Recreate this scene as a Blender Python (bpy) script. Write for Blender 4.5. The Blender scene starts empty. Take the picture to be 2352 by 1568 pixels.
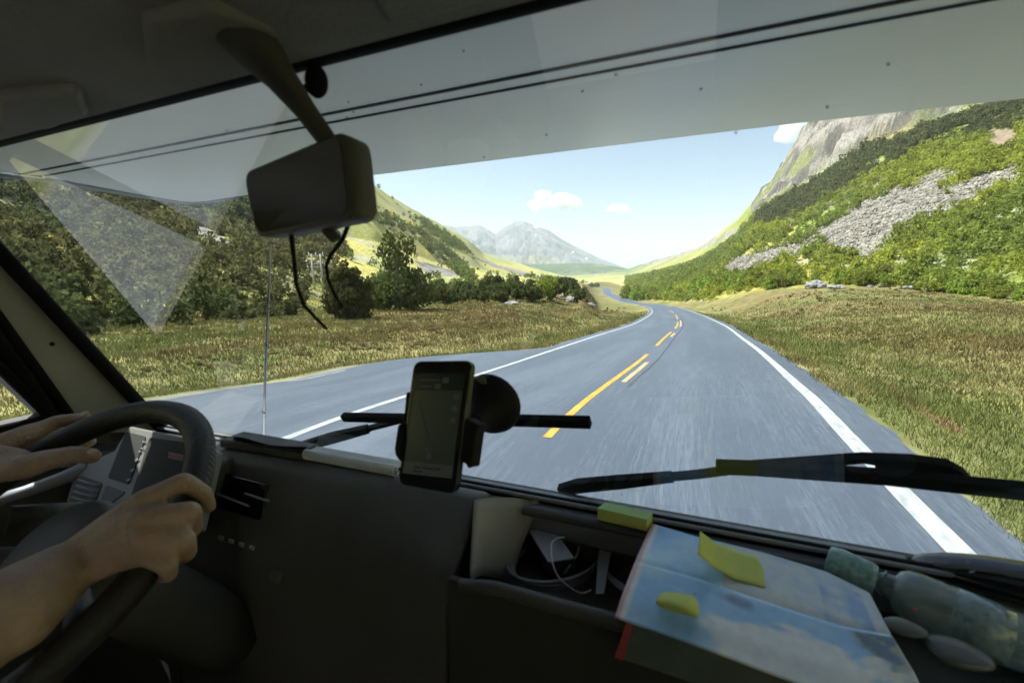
import bpy, math, random
import numpy as np
from math import radians, sin, cos, pi, hypot, atan2, degrees

# ------------------------------------------------------------------ scene, camera, light
S = bpy.context.scene
COL = S.collection
CAM = np.array([0.0, 0.0, 2.0])
FPX = 1045.0                                  # focal length in units of a 2352 px wide picture
YAW, PITCH, ROLL = radians(23.0), radians(9.2), radians(-1.25)
F = np.array([-sin(YAW) * cos(PITCH), cos(YAW) * cos(PITCH), -sin(PITCH)])
R0 = np.array([cos(YAW), sin(YAW), 0.0])
U0 = np.cross(R0, F)
RT = R0 * cos(ROLL) + U0 * sin(ROLL)
UP = -R0 * sin(ROLL) + U0 * cos(ROLL)

from mathutils import Matrix, Vector
cam_d = bpy.data.cameras.new("camera")
cam_o = bpy.data.objects.new("camera", cam_d)
COL.objects.link(cam_o)
cam_d.sensor_width = 36.0
cam_d.lens = 36.0 * FPX / 2352.0
cam_d.clip_start = 0.02
cam_d.clip_end = 60000
cam_o.matrix_world = Matrix(((RT[0], UP[0], -F[0], CAM[0]), (RT[1], UP[1], -F[1], CAM[1]), (RT[2], UP[2], -F[2], CAM[2]), (0, 0, 0, 1)))
cam_d.dof.use_dof = True
cam_d.dof.focus_distance = 12.0
cam_d.dof.aperture_fstop = 7.1
S.camera = cam_o

SUN_EL, SUN_AZ = radians(57.0), radians(-97.0)     # azimuth clockwise from +Y
SUND = np.array([sin(SUN_AZ) * cos(SUN_EL), cos(SUN_AZ) * cos(SUN_EL), sin(SUN_EL)])
world = bpy.data.worlds.new("World")
S.world = world
world.use_nodes = True
wn = world.node_tree.nodes
wl = world.node_tree.links
bg = wn["Background"]
sky = wn.new("ShaderNodeTexSky")
sky.sky_type = 'NISHITA'
sky.sun_disc = False
sky.sun_elevation = SUN_EL
sky.sun_rotation = SUN_AZ % (2 * pi)
sky.air_density = 1.0
sky.dust_density = 1.2
sky.ozone_density = 1.0
wl.new(sky.outputs[0], bg.inputs[0])
bg.inputs[1].default_value = 0.062
sun_d = bpy.data.lights.new("sun", 'SUN')
sun_d.energy = 3.7
sun_d.angle = radians(0.5)
sun_d.color = (1.0, 0.975, 0.93)
sun_o = bpy.data.objects.new("sun", sun_d)
COL.objects.link(sun_o)
sun_o.rotation_euler = Vector(-SUND).to_track_quat('-Z', 'Y').to_euler()
S.view_settings.view_transform = 'Standard'
S.view_settings.look = 'None'
S.view_settings.gamma = 1.0
S.view_settings.exposure = 1.70
S.cycles.use_denoising = True
S.cycles.max_bounces = 10
S.cycles.diffuse_bounces = 5
S.cycles.transparent_max_bounces = 24
S.cycles.volume_bounces = 6
S.cycles.caustics_reflective = False
S.cycles.caustics_refractive = False

rng = np.random.default_rng(7)
random.seed(7)

# ------------------------------------------------------------------ helpers
def D(px, py):
    px = np.asarray(px, float); py = np.asarray(py, float)
    return F + RT * ((px - 1176.0) / FPX)[..., None] + UP * ((784.0 - py) / FPX)[..., None]

def W(px, py, dep):                # real point at a distance dep along the viewing axis
    return CAM + D(px, py) * dep

def on_plane(px, py, p0, n):
    v = D(px, py); n = np.asarray(n, float)
    return CAM + v * (np.dot(np.asarray(p0, float) - CAM, n) / np.dot(v, n))

def at_z(px, py, z): return on_plane(px, py, (0, 0, z), (0, 0, 1))
def at_x(px, py, x): return on_plane(px, py, (x, 0, 0), (1, 0, 0))
def at_y(px, py, y): return on_plane(px, py, (0, y, 0), (0, 1, 0))

def project(P):
    v = np.asarray(P, float) - CAM
    z = v @ F
    zz = np.where(np.abs(z) < 1e-6, 1e-6, z)
    return 1176 + FPX * (v @ RT) / zz, 784 - FPX * (v @ UP) / zz, z

def norm(v):
    v = np.asarray(v, float)
    return v / max(np.linalg.norm(v), 1e-12)

def inpoly(x, y, poly):
    x = np.asarray(x); y = np.asarray(y)
    c = np.zeros(x.shape, bool)
    n = len(poly); j = n - 1
    for i in range(n):
        xi, yi = poly[i]; xj, yj = poly[j]
        if yi != yj:
            c ^= ((yi > y) != (yj > y)) & (x < (xj - xi) * (y - yi) / (yj - yi) + xi)
        j = i
    return c

def _hash(ix, iy, s):
    h = (ix.astype(np.int64) * 374761393 + iy.astype(np.int64) * 668265263 + s * 974634533) & 0xffffffff
    h = ((h ^ (h >> 13)) * 1274126177) & 0xffffffff
    return ((h ^ (h >> 16)) & 0xffff) / 65535.0

def vnoise(x, y, s=0):
    x = np.asarray(x, float); y = np.asarray(y, float)
    ix = np.floor(x); iy = np.floor(y); fx = x - ix; fy = y - iy
    fx = fx * fx * (3 - 2 * fx); fy = fy * fy * (3 - 2 * fy)
    a = _hash(ix, iy, s); b = _hash(ix + 1, iy, s); c = _hash(ix, iy + 1, s); d = _hash(ix + 1, iy + 1, s)
    return (a * (1 - fx) + b * fx) * (1 - fy) + (c * (1 - fx) + d * fx) * fy

def fbm(x, y, o=4, s=0):
    t = 0; a = .5; n = 0
    for i in range(o):
        t = t + a * vnoise(x * 2 ** i, y * 2 ** i, s + i * 17); n += a; a *= .5
    return t / n - .5

def sstep(a, b, x):
    t = np.clip((x - a) / (b - a), 0, 1)
    return t * t * (3 - 2 * t)

# ------------------------------------------------------------------ materials
MATS = {}
def mat(name, col, rough=.6, spec=.4, metal=0, var=.15, scale=8., bump=0., bscale=40., stretch=None, coat=0., vcol=None, emit=None):
    m = bpy.data.materials.new(name); m.use_nodes = True
    nt = m.node_tree; b = nt.nodes["Principled BSDF"]; L = nt.links
    b.inputs["Roughness"].default_value = rough
    b.inputs["Specular IOR Level"].default_value = spec
    b.inputs["Metallic"].default_value = metal
    b.inputs["Coat Weight"].default_value = coat
    tc = nt.nodes.new("ShaderNodeTexCoord")
    vec = tc.outputs["Object"]
    if stretch:
        mp = nt.nodes.new("ShaderNodeMapping"); mp.inputs["Scale"].default_value = stretch
        L.new(vec, mp.inputs[0]); vec = mp.outputs[0]
    no = nt.nodes.new("ShaderNodeTexNoise"); no.inputs["Scale"].default_value = scale; no.inputs["Detail"].default_value = 6
    L.new(vec, no.inputs["Vector"])
    mr = nt.nodes.new("ShaderNodeMapRange")
    mr.inputs[1].default_value = .3; mr.inputs[2].default_value = .7
    mr.inputs[3].default_value = 1 - var; mr.inputs[4].default_value = 1 + var
    L.new(no.outputs[0], mr.inputs[0])
    mx = nt.nodes.new("ShaderNodeMix"); mx.data_type = 'RGBA'; mx.blend_type = 'MULTIPLY'; mx.inputs[0].default_value = 1
    if vcol:
        at = nt.nodes.new("ShaderNodeAttribute"); at.attribute_name = vcol
        L.new(at.outputs[0], mx.inputs[6])
    else:
        mx.inputs[6].default_value = (*col, 1)
    cb = nt.nodes.new("ShaderNodeCombineColor")
    for i in range(3): L.new(mr.outputs[0], cb.inputs[i])
    L.new(cb.outputs[0], mx.inputs[7])
    L.new(mx.outputs[2], b.inputs["Base Color"])
    if bump:
        n2 = nt.nodes.new("ShaderNodeTexNoise"); n2.inputs["Scale"].default_value = bscale; n2.inputs["Detail"].default_value = 5
        L.new(vec, n2.inputs["Vector"])
        bp = nt.nodes.new("ShaderNodeBump"); bp.inputs["Strength"].default_value = bump; bp.inputs["Distance"].default_value = .02
        L.new(n2.outputs[0], bp.inputs["Height"]); L.new(bp.outputs[0], b.inputs["Normal"])
    if emit:
        b.inputs["Emission Color"].default_value = (*emit[0], 1); b.inputs["Emission Strength"].default_value = emit[1]
    MATS[name] = m
    return m

def glass_mat(name, tint=(1, 1, 1), ior=1.5, rough=0.0, body=None):
    """thin clear pane: see-through, mirror-like by Fresnel; body = (colour, share) for a milky plastic"""
    m = bpy.data.materials.new(name); m.use_nodes = True
    nt = m.node_tree; nt.nodes.clear(); L = nt.links
    out = nt.nodes.new("ShaderNodeOutputMaterial")
    tr = nt.nodes.new("ShaderNodeBsdfTransparent"); tr.inputs[0].default_value = (*tint, 1)
    gl = nt.nodes.new("ShaderNodeBsdfGlossy"); gl.inputs["Roughness"].default_value = rough
    fr = nt.nodes.new("ShaderNodeFresnel"); fr.inputs[0].default_value = ior
    ge = nt.nodes.new("ShaderNodeNewGeometry")
    inv = nt.nodes.new("ShaderNodeMath"); inv.operation = 'SUBTRACT'; inv.inputs[0].default_value = 1
    L.new(ge.outputs["Backfacing"], inv.inputs[1])
    mu = nt.nodes.new("ShaderNodeMath"); mu.operation = 'MULTIPLY'
    L.new(fr.outputs[0], mu.inputs[0]); L.new(inv.outputs[0], mu.inputs[1])
    base = tr.outputs[0]
    if body:
        df = nt.nodes.new("ShaderNodeBsdfDiffuse"); df.inputs[0].default_value = (*body[0], 1)
        no = nt.nodes.new("ShaderNodeTexNoise"); no.inputs["Scale"].default_value = 7
        mb = nt.nodes.new("ShaderNodeMixShader")
        mm = nt.nodes.new("ShaderNodeMath"); mm.operation = 'MULTIPLY'; mm.inputs[1].default_value = body[1] * 2
        L.new(no.outputs[0], mm.inputs[0]); L.new(mm.outputs[0], mb.inputs[0])
        L.new(tr.outputs[0], mb.inputs[1]); L.new(df.outputs[0], mb.inputs[2]); base = mb.outputs[0]
    mix = nt.nodes.new("ShaderNodeMixShader")
    L.new(mu.outputs[0], mix.inputs[0]); L.new(base, mix.inputs[1]); L.new(gl.outputs[0], mix.inputs[2])
    L.new(mix.outputs[0], out.inputs[0])
    MATS[name] = m
    return m

def leaf_mat(name, vcol=None, col=(.07, .11, .025), trans=.35):
    m = bpy.data.materials.new(name); m.use_nodes = True
    nt = m.node_tree; nt.nodes.clear(); L = nt.links
    out = nt.nodes.new("ShaderNodeOutputMaterial")
    df = nt.nodes.new("ShaderNodeBsdfDiffuse"); tl = nt.nodes.new("ShaderNodeBsdfTranslucent"); mix = nt.nodes.new("ShaderNodeMixShader")
    mix.inputs[0].default_value = trans
    hs = nt.nodes.new("ShaderNodeHueSaturation")
    if vcol:
        at = nt.nodes.new("ShaderNodeAttribute"); at.attribute_name = vcol; L.new(at.outputs[0], hs.inputs["Color"])
    else:
        hs.inputs["Color"].default_value = (*col, 1)
    tc = nt.nodes.new("ShaderNodeTexCoord"); no = nt.nodes.new("ShaderNodeTexNoise"); no.inputs["Scale"].default_value = .9; no.inputs["Detail"].default_value = 5
    oi = nt.nodes.new("ShaderNodeObjectInfo")
    L.new(tc.outputs["Object"], no.inputs["Vector"])
    mr = nt.nodes.new("ShaderNodeMapRange"); mr.inputs[1].default_value = .3; mr.inputs[2].default_value = .7; mr.inputs[3].default_value = .65; mr.inputs[4].default_value = 1.4
    L.new(no.outputs[0], mr.inputs[0])
    m2 = nt.nodes.new("ShaderNodeMapRange"); m2.inputs[3].default_value = .7; m2.inputs[4].default_value = 1.25
    L.new(oi.outputs["Random"], m2.inputs[0])
    mu = nt.nodes.new("ShaderNodeMath"); mu.operation = 'MULTIPLY'; L.new(mr.outputs[0], mu.inputs[0]); L.new(m2.outputs[0], mu.inputs[1])
    L.new(mu.outputs[0], hs.inputs["Value"])
    m3 = nt.nodes.new("ShaderNodeMapRange"); m3.inputs[3].default_value = .475; m3.inputs[4].default_value = .52
    L.new(oi.outputs["Random"], m3.inputs[0]); L.new(m3.outputs[0], hs.inputs["Hue"])
    L.new(hs.outputs[0], df.inputs[0]); L.new(hs.outputs[0], tl.inputs[0])
    L.new(df.outputs[0], mix.inputs[1]); L.new(tl.outputs[0], mix.inputs[2]); L.new(mix.outputs[0], out.inputs[0])
    MATS[name] = m
    return m

mat("black_plastic", (.085, .082, .07), .55, .35, bump=.15, bscale=300)
mat("dash_plastic", (.07, .068, .058), .5, .4, bump=.2, bscale=350)
mat("headliner", (.21, .206, .182), .95, .1, bump=.2, bscale=200)
mat("pillar_trim", (.26, .255, .235), .7, .3, bump=.1, bscale=250)
mat("grey_trim", (.20, .19, .17), .5, .4, var=.06)
mat("dark_panel", (.045, .044, .038), .65, .25)
mat("beige_trim", (.34, .31, .25), .6, .35, var=.08)
mat("cream_wall", (.74, .72, .67), .7, .2, var=.05)
mat("rubber", (.006, .006, .006), .8, .12)
mat("wheel_leather", (.022, .022, .022), .55, .35, bump=.2, bscale=250)
mat("gloss_black", (.012, .012, .014), .12, .6)
mat("gelcoat", (.86, .90, .93), .24, .5, var=.04, scale=3., bump=.03, bscale=30)
mat("gelcoat_stain", (.92, .92, .90), .3, .5, var=.05)
mat("seam_black", (.012, .012, .012), .7, .15)
mat("skin", (.38, .27, .21), .5, .35, var=.18, scale=30, bump=.25, bscale=220)
mat("nail", (.56, .42, .36), .3, .5, var=.05)
mat("shirt", (.10, .11, .14), .9, .1, bump=.3, bscale=150)
mat("hair", (.04, .028, .018), .6, .3)
mat("paper_yellow", (.62, .66, .18), .75, .2, var=.05, scale=20)
mat("paper_green", (.42, .62, .25), .75, .2, var=.05, scale=20)
mat("white_plastic", (.7, .72, .72), .4, .4, var=.06)
mat("pale_grey_plastic", (.26, .28, .31), .4, .4, var=.06)
mat("grey_plastic", (.22, .23, .25), .4, .4, var=.06)
mat("chrome", (.6, .6, .62), .15, .5, metal=1)
mat("steel", (.35, .35, .37), .3, .5, metal=1)
mat("mirror_glass", (.50, .50, .49), .12, .5, metal=1, var=0)
mat("pink_label", (.35, .2, .19), .6, .3)
mat("red_cover", (.42, .06, .06), .5, .4)
mat("pages", (.62, .62, .58), .8, .2)
mat("booklet", (.10, .125, .11), .6, .3, scale=25)
mat("pebble", (.10, .105, .10), .35, .5, scale=40)
mat("wood_pole", (.52, .50, .47), .85, .2, stretch=(1, 1, .2))
mat("bark", (.16, .14, .12), .9, .1)
mat("rock", (.27, .265, .26), .9, .2, var=.5, scale=1.6, bump=.8, bscale=6)
mat("house_white", (.75, .74, .70), .8, .2)
mat("house_roof", (.13, .11, .11), .8, .2)
mat("cloud_white", (.92, .92, .93), 1, 0, var=.02)
mat("paint_white", (.37, .385, .39), .7, .3, var=.3, scale=14, bump=.1, stretch=(1, .3, 1))
mat("paint_yellow", (.52, .29, .05), .7, .3, var=.25, scale=9, stretch=(1, .25, 1))
mat("paint_faded", (.50, .33, .16), .7, .3, var=.35, scale=12, stretch=(1, .25, 1))
mat("tar", (.075, .082, .095), .7, .2)
mat("gravel", (.30, .29, .28), .9, .2, var=.3, scale=2, bump=.5, bscale=25, stretch=(1, .2, 1))
glass_mat("windscreen_glass", (.93, .96, .95), 2.15)
glass_mat("door_glass", (.95, .96, .95), 1.5)
glass_mat("lens_clear", (.85, .87, .87), 1.5)
glass_mat("bottle_plastic", (.70, .80, .80), 1.5, .04, body=((.62, .76, .78), .34))
glass_mat("bottle_cap", (.60, .78, .78), 1.45, .1, body=((.48, .78, .78), .55))
leaf_mat("leaf_individual", col=(.27, .33, .06), trans=.52)
leaf_mat("leaf_dark", col=(.11, .13, .04), trans=.35)
leaf_mat("leaf_wood", vcol="Col", trans=.52)
leaf_mat("grass_blade", vcol="Col", trans=.3)
mat("terrain", (1, 1, 1), .95, .12, var=.38, scale=.8, bump=.6, bscale=2.5, vcol="Col")
mat("mountain", (1, 1, 1), .95, .1, var=.22, scale=.004, bump=0, vcol="Col")

# asphalt: worn wheel tracks and along-road streaks in a chip-seal surface
def asphalt():
    m = bpy.data.materials.new("asphalt"); m.use_nodes = True
    nt = m.node_tree; b = nt.nodes["Principled BSDF"]; L = nt.links
    uv = nt.nodes.new("ShaderNodeUVMap"); uv.uv_map = "UVMap"
    def noise(sc, det=4):
        mp = nt.nodes.new("ShaderNodeMapping"); mp.inputs["Scale"].default_value = sc
        L.new(uv.outputs[0], mp.inputs[0])
        n = nt.nodes.new("ShaderNodeTexNoise"); n.inputs["Scale"].default_value = 1; n.inputs["Detail"].default_value = det
        L.new(mp.outputs[0], n.inputs["Vector"]); return n.outputs[0]
    a = noise((26, .9, 1)); c = noise((90, 4.0, 1), 2); e = noise((1.1, .05, 1)); g = noise((.35, .12, 1), 3)
    def ma(op, x, y):
        n = nt.nodes.new("ShaderNodeMath"); n.operation = op
        for i, v in enumerate((x, y)):
            if isinstance(v, (int, float)): n.inputs[i].default_value = v
            else: L.new(v, n.inputs[i])
        return n.outputs[0]
    t = ma('ADD', ma('ADD', ma('MULTIPLY', a, .45), ma('MULTIPLY', c, .42)), ma('ADD', ma('MULTIPLY', e, .5), ma('MULTIPLY', g, .35)))
    r = nt.nodes.new("ShaderNodeValToRGB")
    r.color_ramp.elements[0].position = .72; r.color_ramp.elements[0].color = (.064, .079, .104, 1)
    r.color_ramp.elements[1].position = 1.2; r.color_ramp.elements[1].color = (.115, .135, .166, 1)
    r.color_ramp.elements[1].position = .92
    ma_ = ma('MULTIPLY', t, .9)
    L.new(ma_, r.inputs[0]); L.new(r.outputs[0], b.inputs["Base Color"])
    b.inputs["Roughness"].default_value = .5; b.inputs["Specular IOR Level"].default_value = .6
    bp = nt.nodes.new("ShaderNodeBump"); bp.inputs["Strength"].default_value = .25; bp.inputs["Distance"].default_value = .01
    L.new(c, bp.inputs["Height"]); L.new(bp.outputs[0], b.inputs["Normal"])
    MATS["asphalt"] = m
asphalt()

# ------------------------------------------------------------------ mesh building
class MB:
    def __init__(s): s.v = []; s.f = []; s.n = 0
    def add(s, V, Fc):
        V = [tuple(map(float, p)) for p in V]
        s.v += V; s.f += [tuple(i + s.n for i in q) for q in Fc]; s.n += len(V)
        return s
    def box(s, c, size, ax=None):
        ax = np.eye(3) if ax is None else np.asarray(ax, float)
        c = np.asarray(c, float); h = np.asarray(size, float) / 2
        V = [c + ax[0] * h[0] * i + ax[1] * h[1] * j + ax[2] * h[2] * k for k in (-1, 1) for j in (-1, 1) for i in (-1, 1)]
        return s.add(V, [(0, 2, 3, 1), (4, 5, 7, 6), (0, 1, 5, 4), (2, 6, 7, 3), (0, 4, 6, 2), (1, 3, 7, 5)])
    def slab(s, pts, ext):           # polygon outline pushed along ext into a solid
        P = np.asarray(pts, float); e = np.asarray(ext, float); n = len(P)
        V = list(P) + list(P + e)
        return s.add(V, [tuple(range(n)), tuple(range(2 * n - 1, n - 1, -1))] + [(i, i + n, (i + 1) % n + n, (i + 1) % n) for i in range(n)])
    def loft(s, rings, cap=True, closed=True):
        n = len(rings[0]); V = [p for r in rings for p in r]; Fc = []
        for k in range(len(rings) - 1):
            for i in range(n if closed else n - 1):
                j = (i + 1) % n
                Fc.append((k * n + i, k * n + j, (k + 1) * n + j, (k + 1) * n + i))
        if cap and closed:
            Fc.append(tuple(range(n - 1, -1, -1))); Fc.append(tuple(range((len(rings) - 1) * n, len(rings) * n)))
        return s.add(V, Fc)
    def tube(s, pts, rad, n=8, cap=True, flat=1.0):
        P = np.asarray(pts, float)
        rad = np.full(len(P), rad) if np.isscalar(rad) else np.interp(np.linspace(0, 1, len(P)), np.linspace(0, 1, len(rad)), rad)
        T = np.gradient(P, axis=0); rings = []
        a = None
        for i in range(len(P)):
            t = norm(T[i])
            if a is None: a = norm(np.cross(t, (0, 0, 1) if abs(t[2]) < .9 else (1, 0, 0)))
            a = norm(a - t * np.dot(a, t)); b = np.cross(t, a)
            rings.append([P[i] + rad[i] * (cos(2 * pi * k / n) * a + flat * sin(2 * pi * k / n) * b) for k in range(n)])
        return s.loft(rings, cap)
    def lathe(s, p0, axis, prof, n=24, flat=None):
        """prof: list of (distance along axis, radius)"""
        p0 = np.asarray(p0, float); t = norm(axis)
        a = norm(np.cross(t, (0, 0, 1) if abs(t[2]) < .9 else (1, 0, 0))); b = np.cross(t, a)
        rings = [[p0 + t * h + max(r, 1e-5) * (cos(2 * pi * k / n) * a + sin(2 * pi * k / n) * b * (flat or 1)) for k in range(n)] for h, r in prof]
        return s.loft(rings, True)
    def ball(s, c, r, n=12, m=8, ax=None):
        c = np.asarray(c, float); r = np.broadcast_to(np.asarray(r, float), 3); ax = np.eye(3) if ax is None else np.asarray(ax)
        rings = []
        for j in range(m + 1):
            th = pi * j / m; rr = max(sin(th), 1e-4)
            rings.append([c + ax[0] * r[0] * rr * cos(2 * pi * k / n) + ax[1] * r[1] * rr * sin(2 * pi * k / n) - ax[2] * r[2] * cos(th) for k in range(n)])
        return s.loft(rings, True)
    def capsule(s, p0, r0, p1, r1, n=12):
        p0 = np.asarray(p0, float); p1 = np.asarray(p1, float); L_ = np.linalg.norm(p1 - p0)
        prof = [(-r0 * cos(q), r0 * sin(q)) for q in (.05, .5, 1.0, pi / 2)] + [(L_ + r1 * sin(q), r1 * cos(q)) for q in (0, .5, 1.0, 1.52)]
        return s.lathe(p0, p1 - p0, prof, n)
    def grid(s, P):                   # P[i][j] points
        P = np.asarray(P, float); a, b = P.shape[:2]
        return s.add(P.reshape(-1, 3), [(i * b + j, i * b + j + 1, (i + 1) * b + j + 1, (i + 1) * b + j) for i in range(a - 1) for j in range(b - 1)])
    def build(s, name, m, parent=None, smooth=False, bevel=0, loc=None, solid=0, seg=2):
        return mesh_obj(name, s.v, s.f, m, parent, smooth, bevel, loc, solid, seg)

WLOC = {}
def mesh_obj(name, V, Fc, m, parent=None, smooth=False, bevel=0, loc=None, solid=0, seg=2):
    off = np.zeros(3)
    if parent is not None: off = WLOC[parent.name]
    l = np.asarray(loc, float) if loc is not None else off
    me = bpy.data.meshes.new(name)
    me.from_pydata([tuple(np.asarray(p) - l) for p in V], [], Fc)
    me.update()
    import bmesh
    bm = bmesh.new(); bm.from_mesh(me); bmesh.ops.recalc_face_normals(bm, faces=bm.faces); bm.to_mesh(me); bm.free()
    me.materials.append(MATS[m])
    o = bpy.data.objects.new(name, me)
    COL.objects.link(o)
    o.location = l - off
    WLOC[o.name] = l
    if parent is not None: o.parent = parent
    if smooth:
        me.shade_smooth()
    if solid:
        md = o.modifiers.new("thick", 'SOLIDIFY'); md.thickness = solid; md.offset = 0
    if bevel:
        md = o.modifiers.new("round", 'BEVEL'); md.width = bevel; md.segments = seg; md.limit_method = 'ANGLE'; md.angle_limit = radians(35)
        me.shade_smooth()
        md2 = o.modifiers.new("wn", 'WEIGHTED_NORMAL'); md2.keep_sharp = True
    return o

def empty(name, loc):
    o = bpy.data.objects.new(name, None); COL.objects.link(o); o.location = tuple(loc); o.empty_display_size = .1
    WLOC[o.name] = np.asarray(loc, float)
    return o

def tag(o, label=None, cat=None, group=None, kind=None):
    if label: o["label"] = label
    if cat: o["category"] = cat
    if group: o["group"] = group
    if kind: o["kind"] = kind
    return o

def raw_mesh(name, V, Fq, m, col=None, smooth=False, kind=None, uv=None):
    """large numpy mesh; Fq (n,3) or (n,4)"""
    me = bpy.data.meshes.new(name)
    V = np.ascontiguousarray(V, np.float32); Fq = np.ascontiguousarray(Fq, np.int32)
    k = Fq.shape[1]
    me.vertices.add(len(V)); me.vertices.foreach_set("co", V.ravel())
    me.loops.add(Fq.size); me.loops.foreach_set("vertex_index", Fq.ravel())
    me.polygons.add(len(Fq)); me.polygons.foreach_set("loop_start", np.arange(0, Fq.size, k, dtype=np.int32))
    try: me.polygons.foreach_set("loop_total", np.full(len(Fq), k, np.int32))
    except Exception: pass
    if col is not None:
        a = me.color_attributes.new("Col", 'FLOAT_COLOR', 'POINT')
        c4 = np.ones((len(V), 4), np.float32); c4[:, :3] = col
        a.data.foreach_set("color", c4.ravel())
    if uv is not None:
        u = me.uv_layers.new(name="UVMap"); u.data.foreach_set("uv", np.ascontiguousarray(uv[Fq.ravel()], np.float32).ravel())
    me.update(calc_edges=True)
    me.validate()
    if smooth: me.shade_smooth()
    me.materials.append(MATS[m])
    o = bpy.data.objects.new(name, me); COL.objects.link(o)
    WLOC[o.name] = np.zeros(3)
    if kind: o["kind"] = kind
    return o

# ------------------------------------------------------------------ road line (plan and profile)
KN = np.array([0, 6, 12, 20, 30, 45, 65, 90, 120, 170, 240, 350, 500, 750, 1000.])
RK = np.array([-.0522, -.0076, .0087, -.0035, .0049, .0006, .0012, .0023, .0025, -.0004, .0007, -.0011, .0013, -.001, .0015])
RG = np.array([.0169, -.0842, -.0767, -.0834, -.0828, -.0756, -.078, -.0611, -.0627, -.069, -.0334, -.0247, -.0287, -.0095, .0017])
RB = np.array([.0129, .0555, .0283, .0189, .0094, .0026, .0011, .0009, -.0015, 0, -.0012, -.0001, 0, 0, -.0001])
RS = np.concatenate([np.arange(0, 60, .5), np.arange(60, 200, 2), np.arange(200, 1001, 8)])
_ds = np.diff(RS, prepend=RS[0])
RH = .15126 + np.cumsum(np.interp(RS, KN, RK) * _ds)
RX = -1.45787 + np.cumsum(-np.sin(RH) * _ds); RY = 2.0 + np.cumsum(np.cos(RH) * _ds); RZ = np.cumsum(np.interp(RS, KN, RG) * _ds)
RBK = np.interp(RS, KN, RB)
# behind the first station the road runs straight on, then past the last one it leaves over the valley floor
bs = np.arange(-30, 0, .5)
RH = np.concatenate([np.full(len(bs), .06), RH]); RX = np.concatenate([RX[0] - bs * sin(.06), RX]); RY = np.concatenate([2 + bs * cos(.06), RY])
RZ = np.concatenate([np.zeros(len(bs)), RZ]); RBK = np.concatenate([np.full(len(bs), .0129), RBK]); RS = np.concatenate([bs, RS])
LW = 3.25

def road_pt(s, off, lift=0.0):
    s = np.asarray(s, float); h = np.interp(s, RS, RH)
    return np.stack([np.interp(s, RS, RX) + off * np.cos(h), np.interp(s, RS, RY) + off * np.sin(h), np.interp(s, RS, RZ) + off * np.interp(s, RS, RBK) + lift], -1)

def floor_z(x, y):
    h = np.interp(y, RY, RH)
    t = (x - np.interp(y, RY, RX)) * np.cos(h)
    z = np.interp(y, RY, RZ) - np.where(y > RY[-1], 0, 0)
    zb = np.clip(t, -8, 8) * np.interp(y, RY, RBK)
    at = np.abs(t)
    lay = sstep(-14, -6, y) * (1 - sstep(10, 17, y)) * (t < 0) * 4.4          # the lay-by widens the flat on the left
    e = at - np.where(t > 0, 3.72, 3.85) - lay
    p = -.05 - .30 * sstep(0, 1.9, e)
    p = p + np.where(t > 0, .35 * sstep(3, 9, e) + .022 * np.clip(e - 9, 0, 60), .45 * sstep(2.5, 8, e) + .012 * np.clip(e - 8, 0, 60))
    return z + zb + p, t, e

# ------------------------------------------------------------------ valley slopes: foot, middle and crest by bearing
def bearing(px, py=610):
    v = D(px, py); return np.degrees(np.arctan2(v[..., 0], v[..., 1]))
def tan_el(px, py):
    v = D(px, py); return v[..., 2] / np.hypot(v[..., 0], v[..., 1])

T_px = np.array([-800, -300, 0, 300, 560, 700, 800, 865, 940, 1000, 1050, 1080, 1110, 1180, 1260, 1310, 1370, 1440, 1500, 1560, 1610, 1650, 1690, 1735, 1760, 1800, 1830, 1900, 2000, 2200, 2352, 2700, 3200], float)
T_y = np.array([150, 200, 230, 290, 330, 350, 385, 420, 472, 507, 532, 553, 578, 602, 625, 638, 628, 618, 598, 583, 565, 535, 503, 450, 425, 340, 285, 180, 60, -100, -200, -300, -300], float)
T_r = np.array([250, 260, 280, 320, 380, 420, 450, 480, 560, 640, 700, 740, 900, 1100, 1300, 1500, 2500, 2500, 1900, 1600, 1300, 1100, 900, 520, 500, 480, 470, 450, 430, 420, 420, 400, 400], float)
M_px = np.array([-800, -300, 0, 300, 560, 700, 865, 1000, 1080, 1110, 1180, 1260, 1310, 1370, 1440, 1500, 1560, 1610, 1650, 1690, 1735, 1760, 1800, 1845, 1901, 1969, 2070, 2182, 2352, 2700, 3200], float)
M_y = np.array([470, 480, 500, 520, 530, 540, 560, 605, 618, 625, 632, 640, 643, 640, 634, 625, 615, 600, 575, 545, 487, 470, 450, 424, 379, 337, 300, 262, 205, 200, 200], float)
M_r = np.array([120, 125, 130, 150, 180, 205, 240, 330, 420, 480, 600, 800, 950, 1200, 1500, 1200, 900, 700, 600, 480, 400, 395, 385, 375, 350, 330, 305, 295, 285, 280, 280], float)
B_px = np.array([-800, -300, 0, 300, 560, 700, 865, 1000, 1150, 1260, 1310, 1400, 1450, 1500, 1560, 1640, 1760, 1900, 2000, 2100, 2352, 2600, 3200], float)
B_y = np.array([775, 765, 754, 742, 726, 714, 696, 676, 660, 652, 649, 647, 662, 686, 680, 668, 665, 661, 662, 668, 694, 725, 760], float)

B_r = np.array([35, 35, 36, 38, 46, 56, 84, 125, 200, 330, 480, 1000, 470, 215, 150, 115, 100, 95, 92, 88, 75, 66, 60], float)

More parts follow.
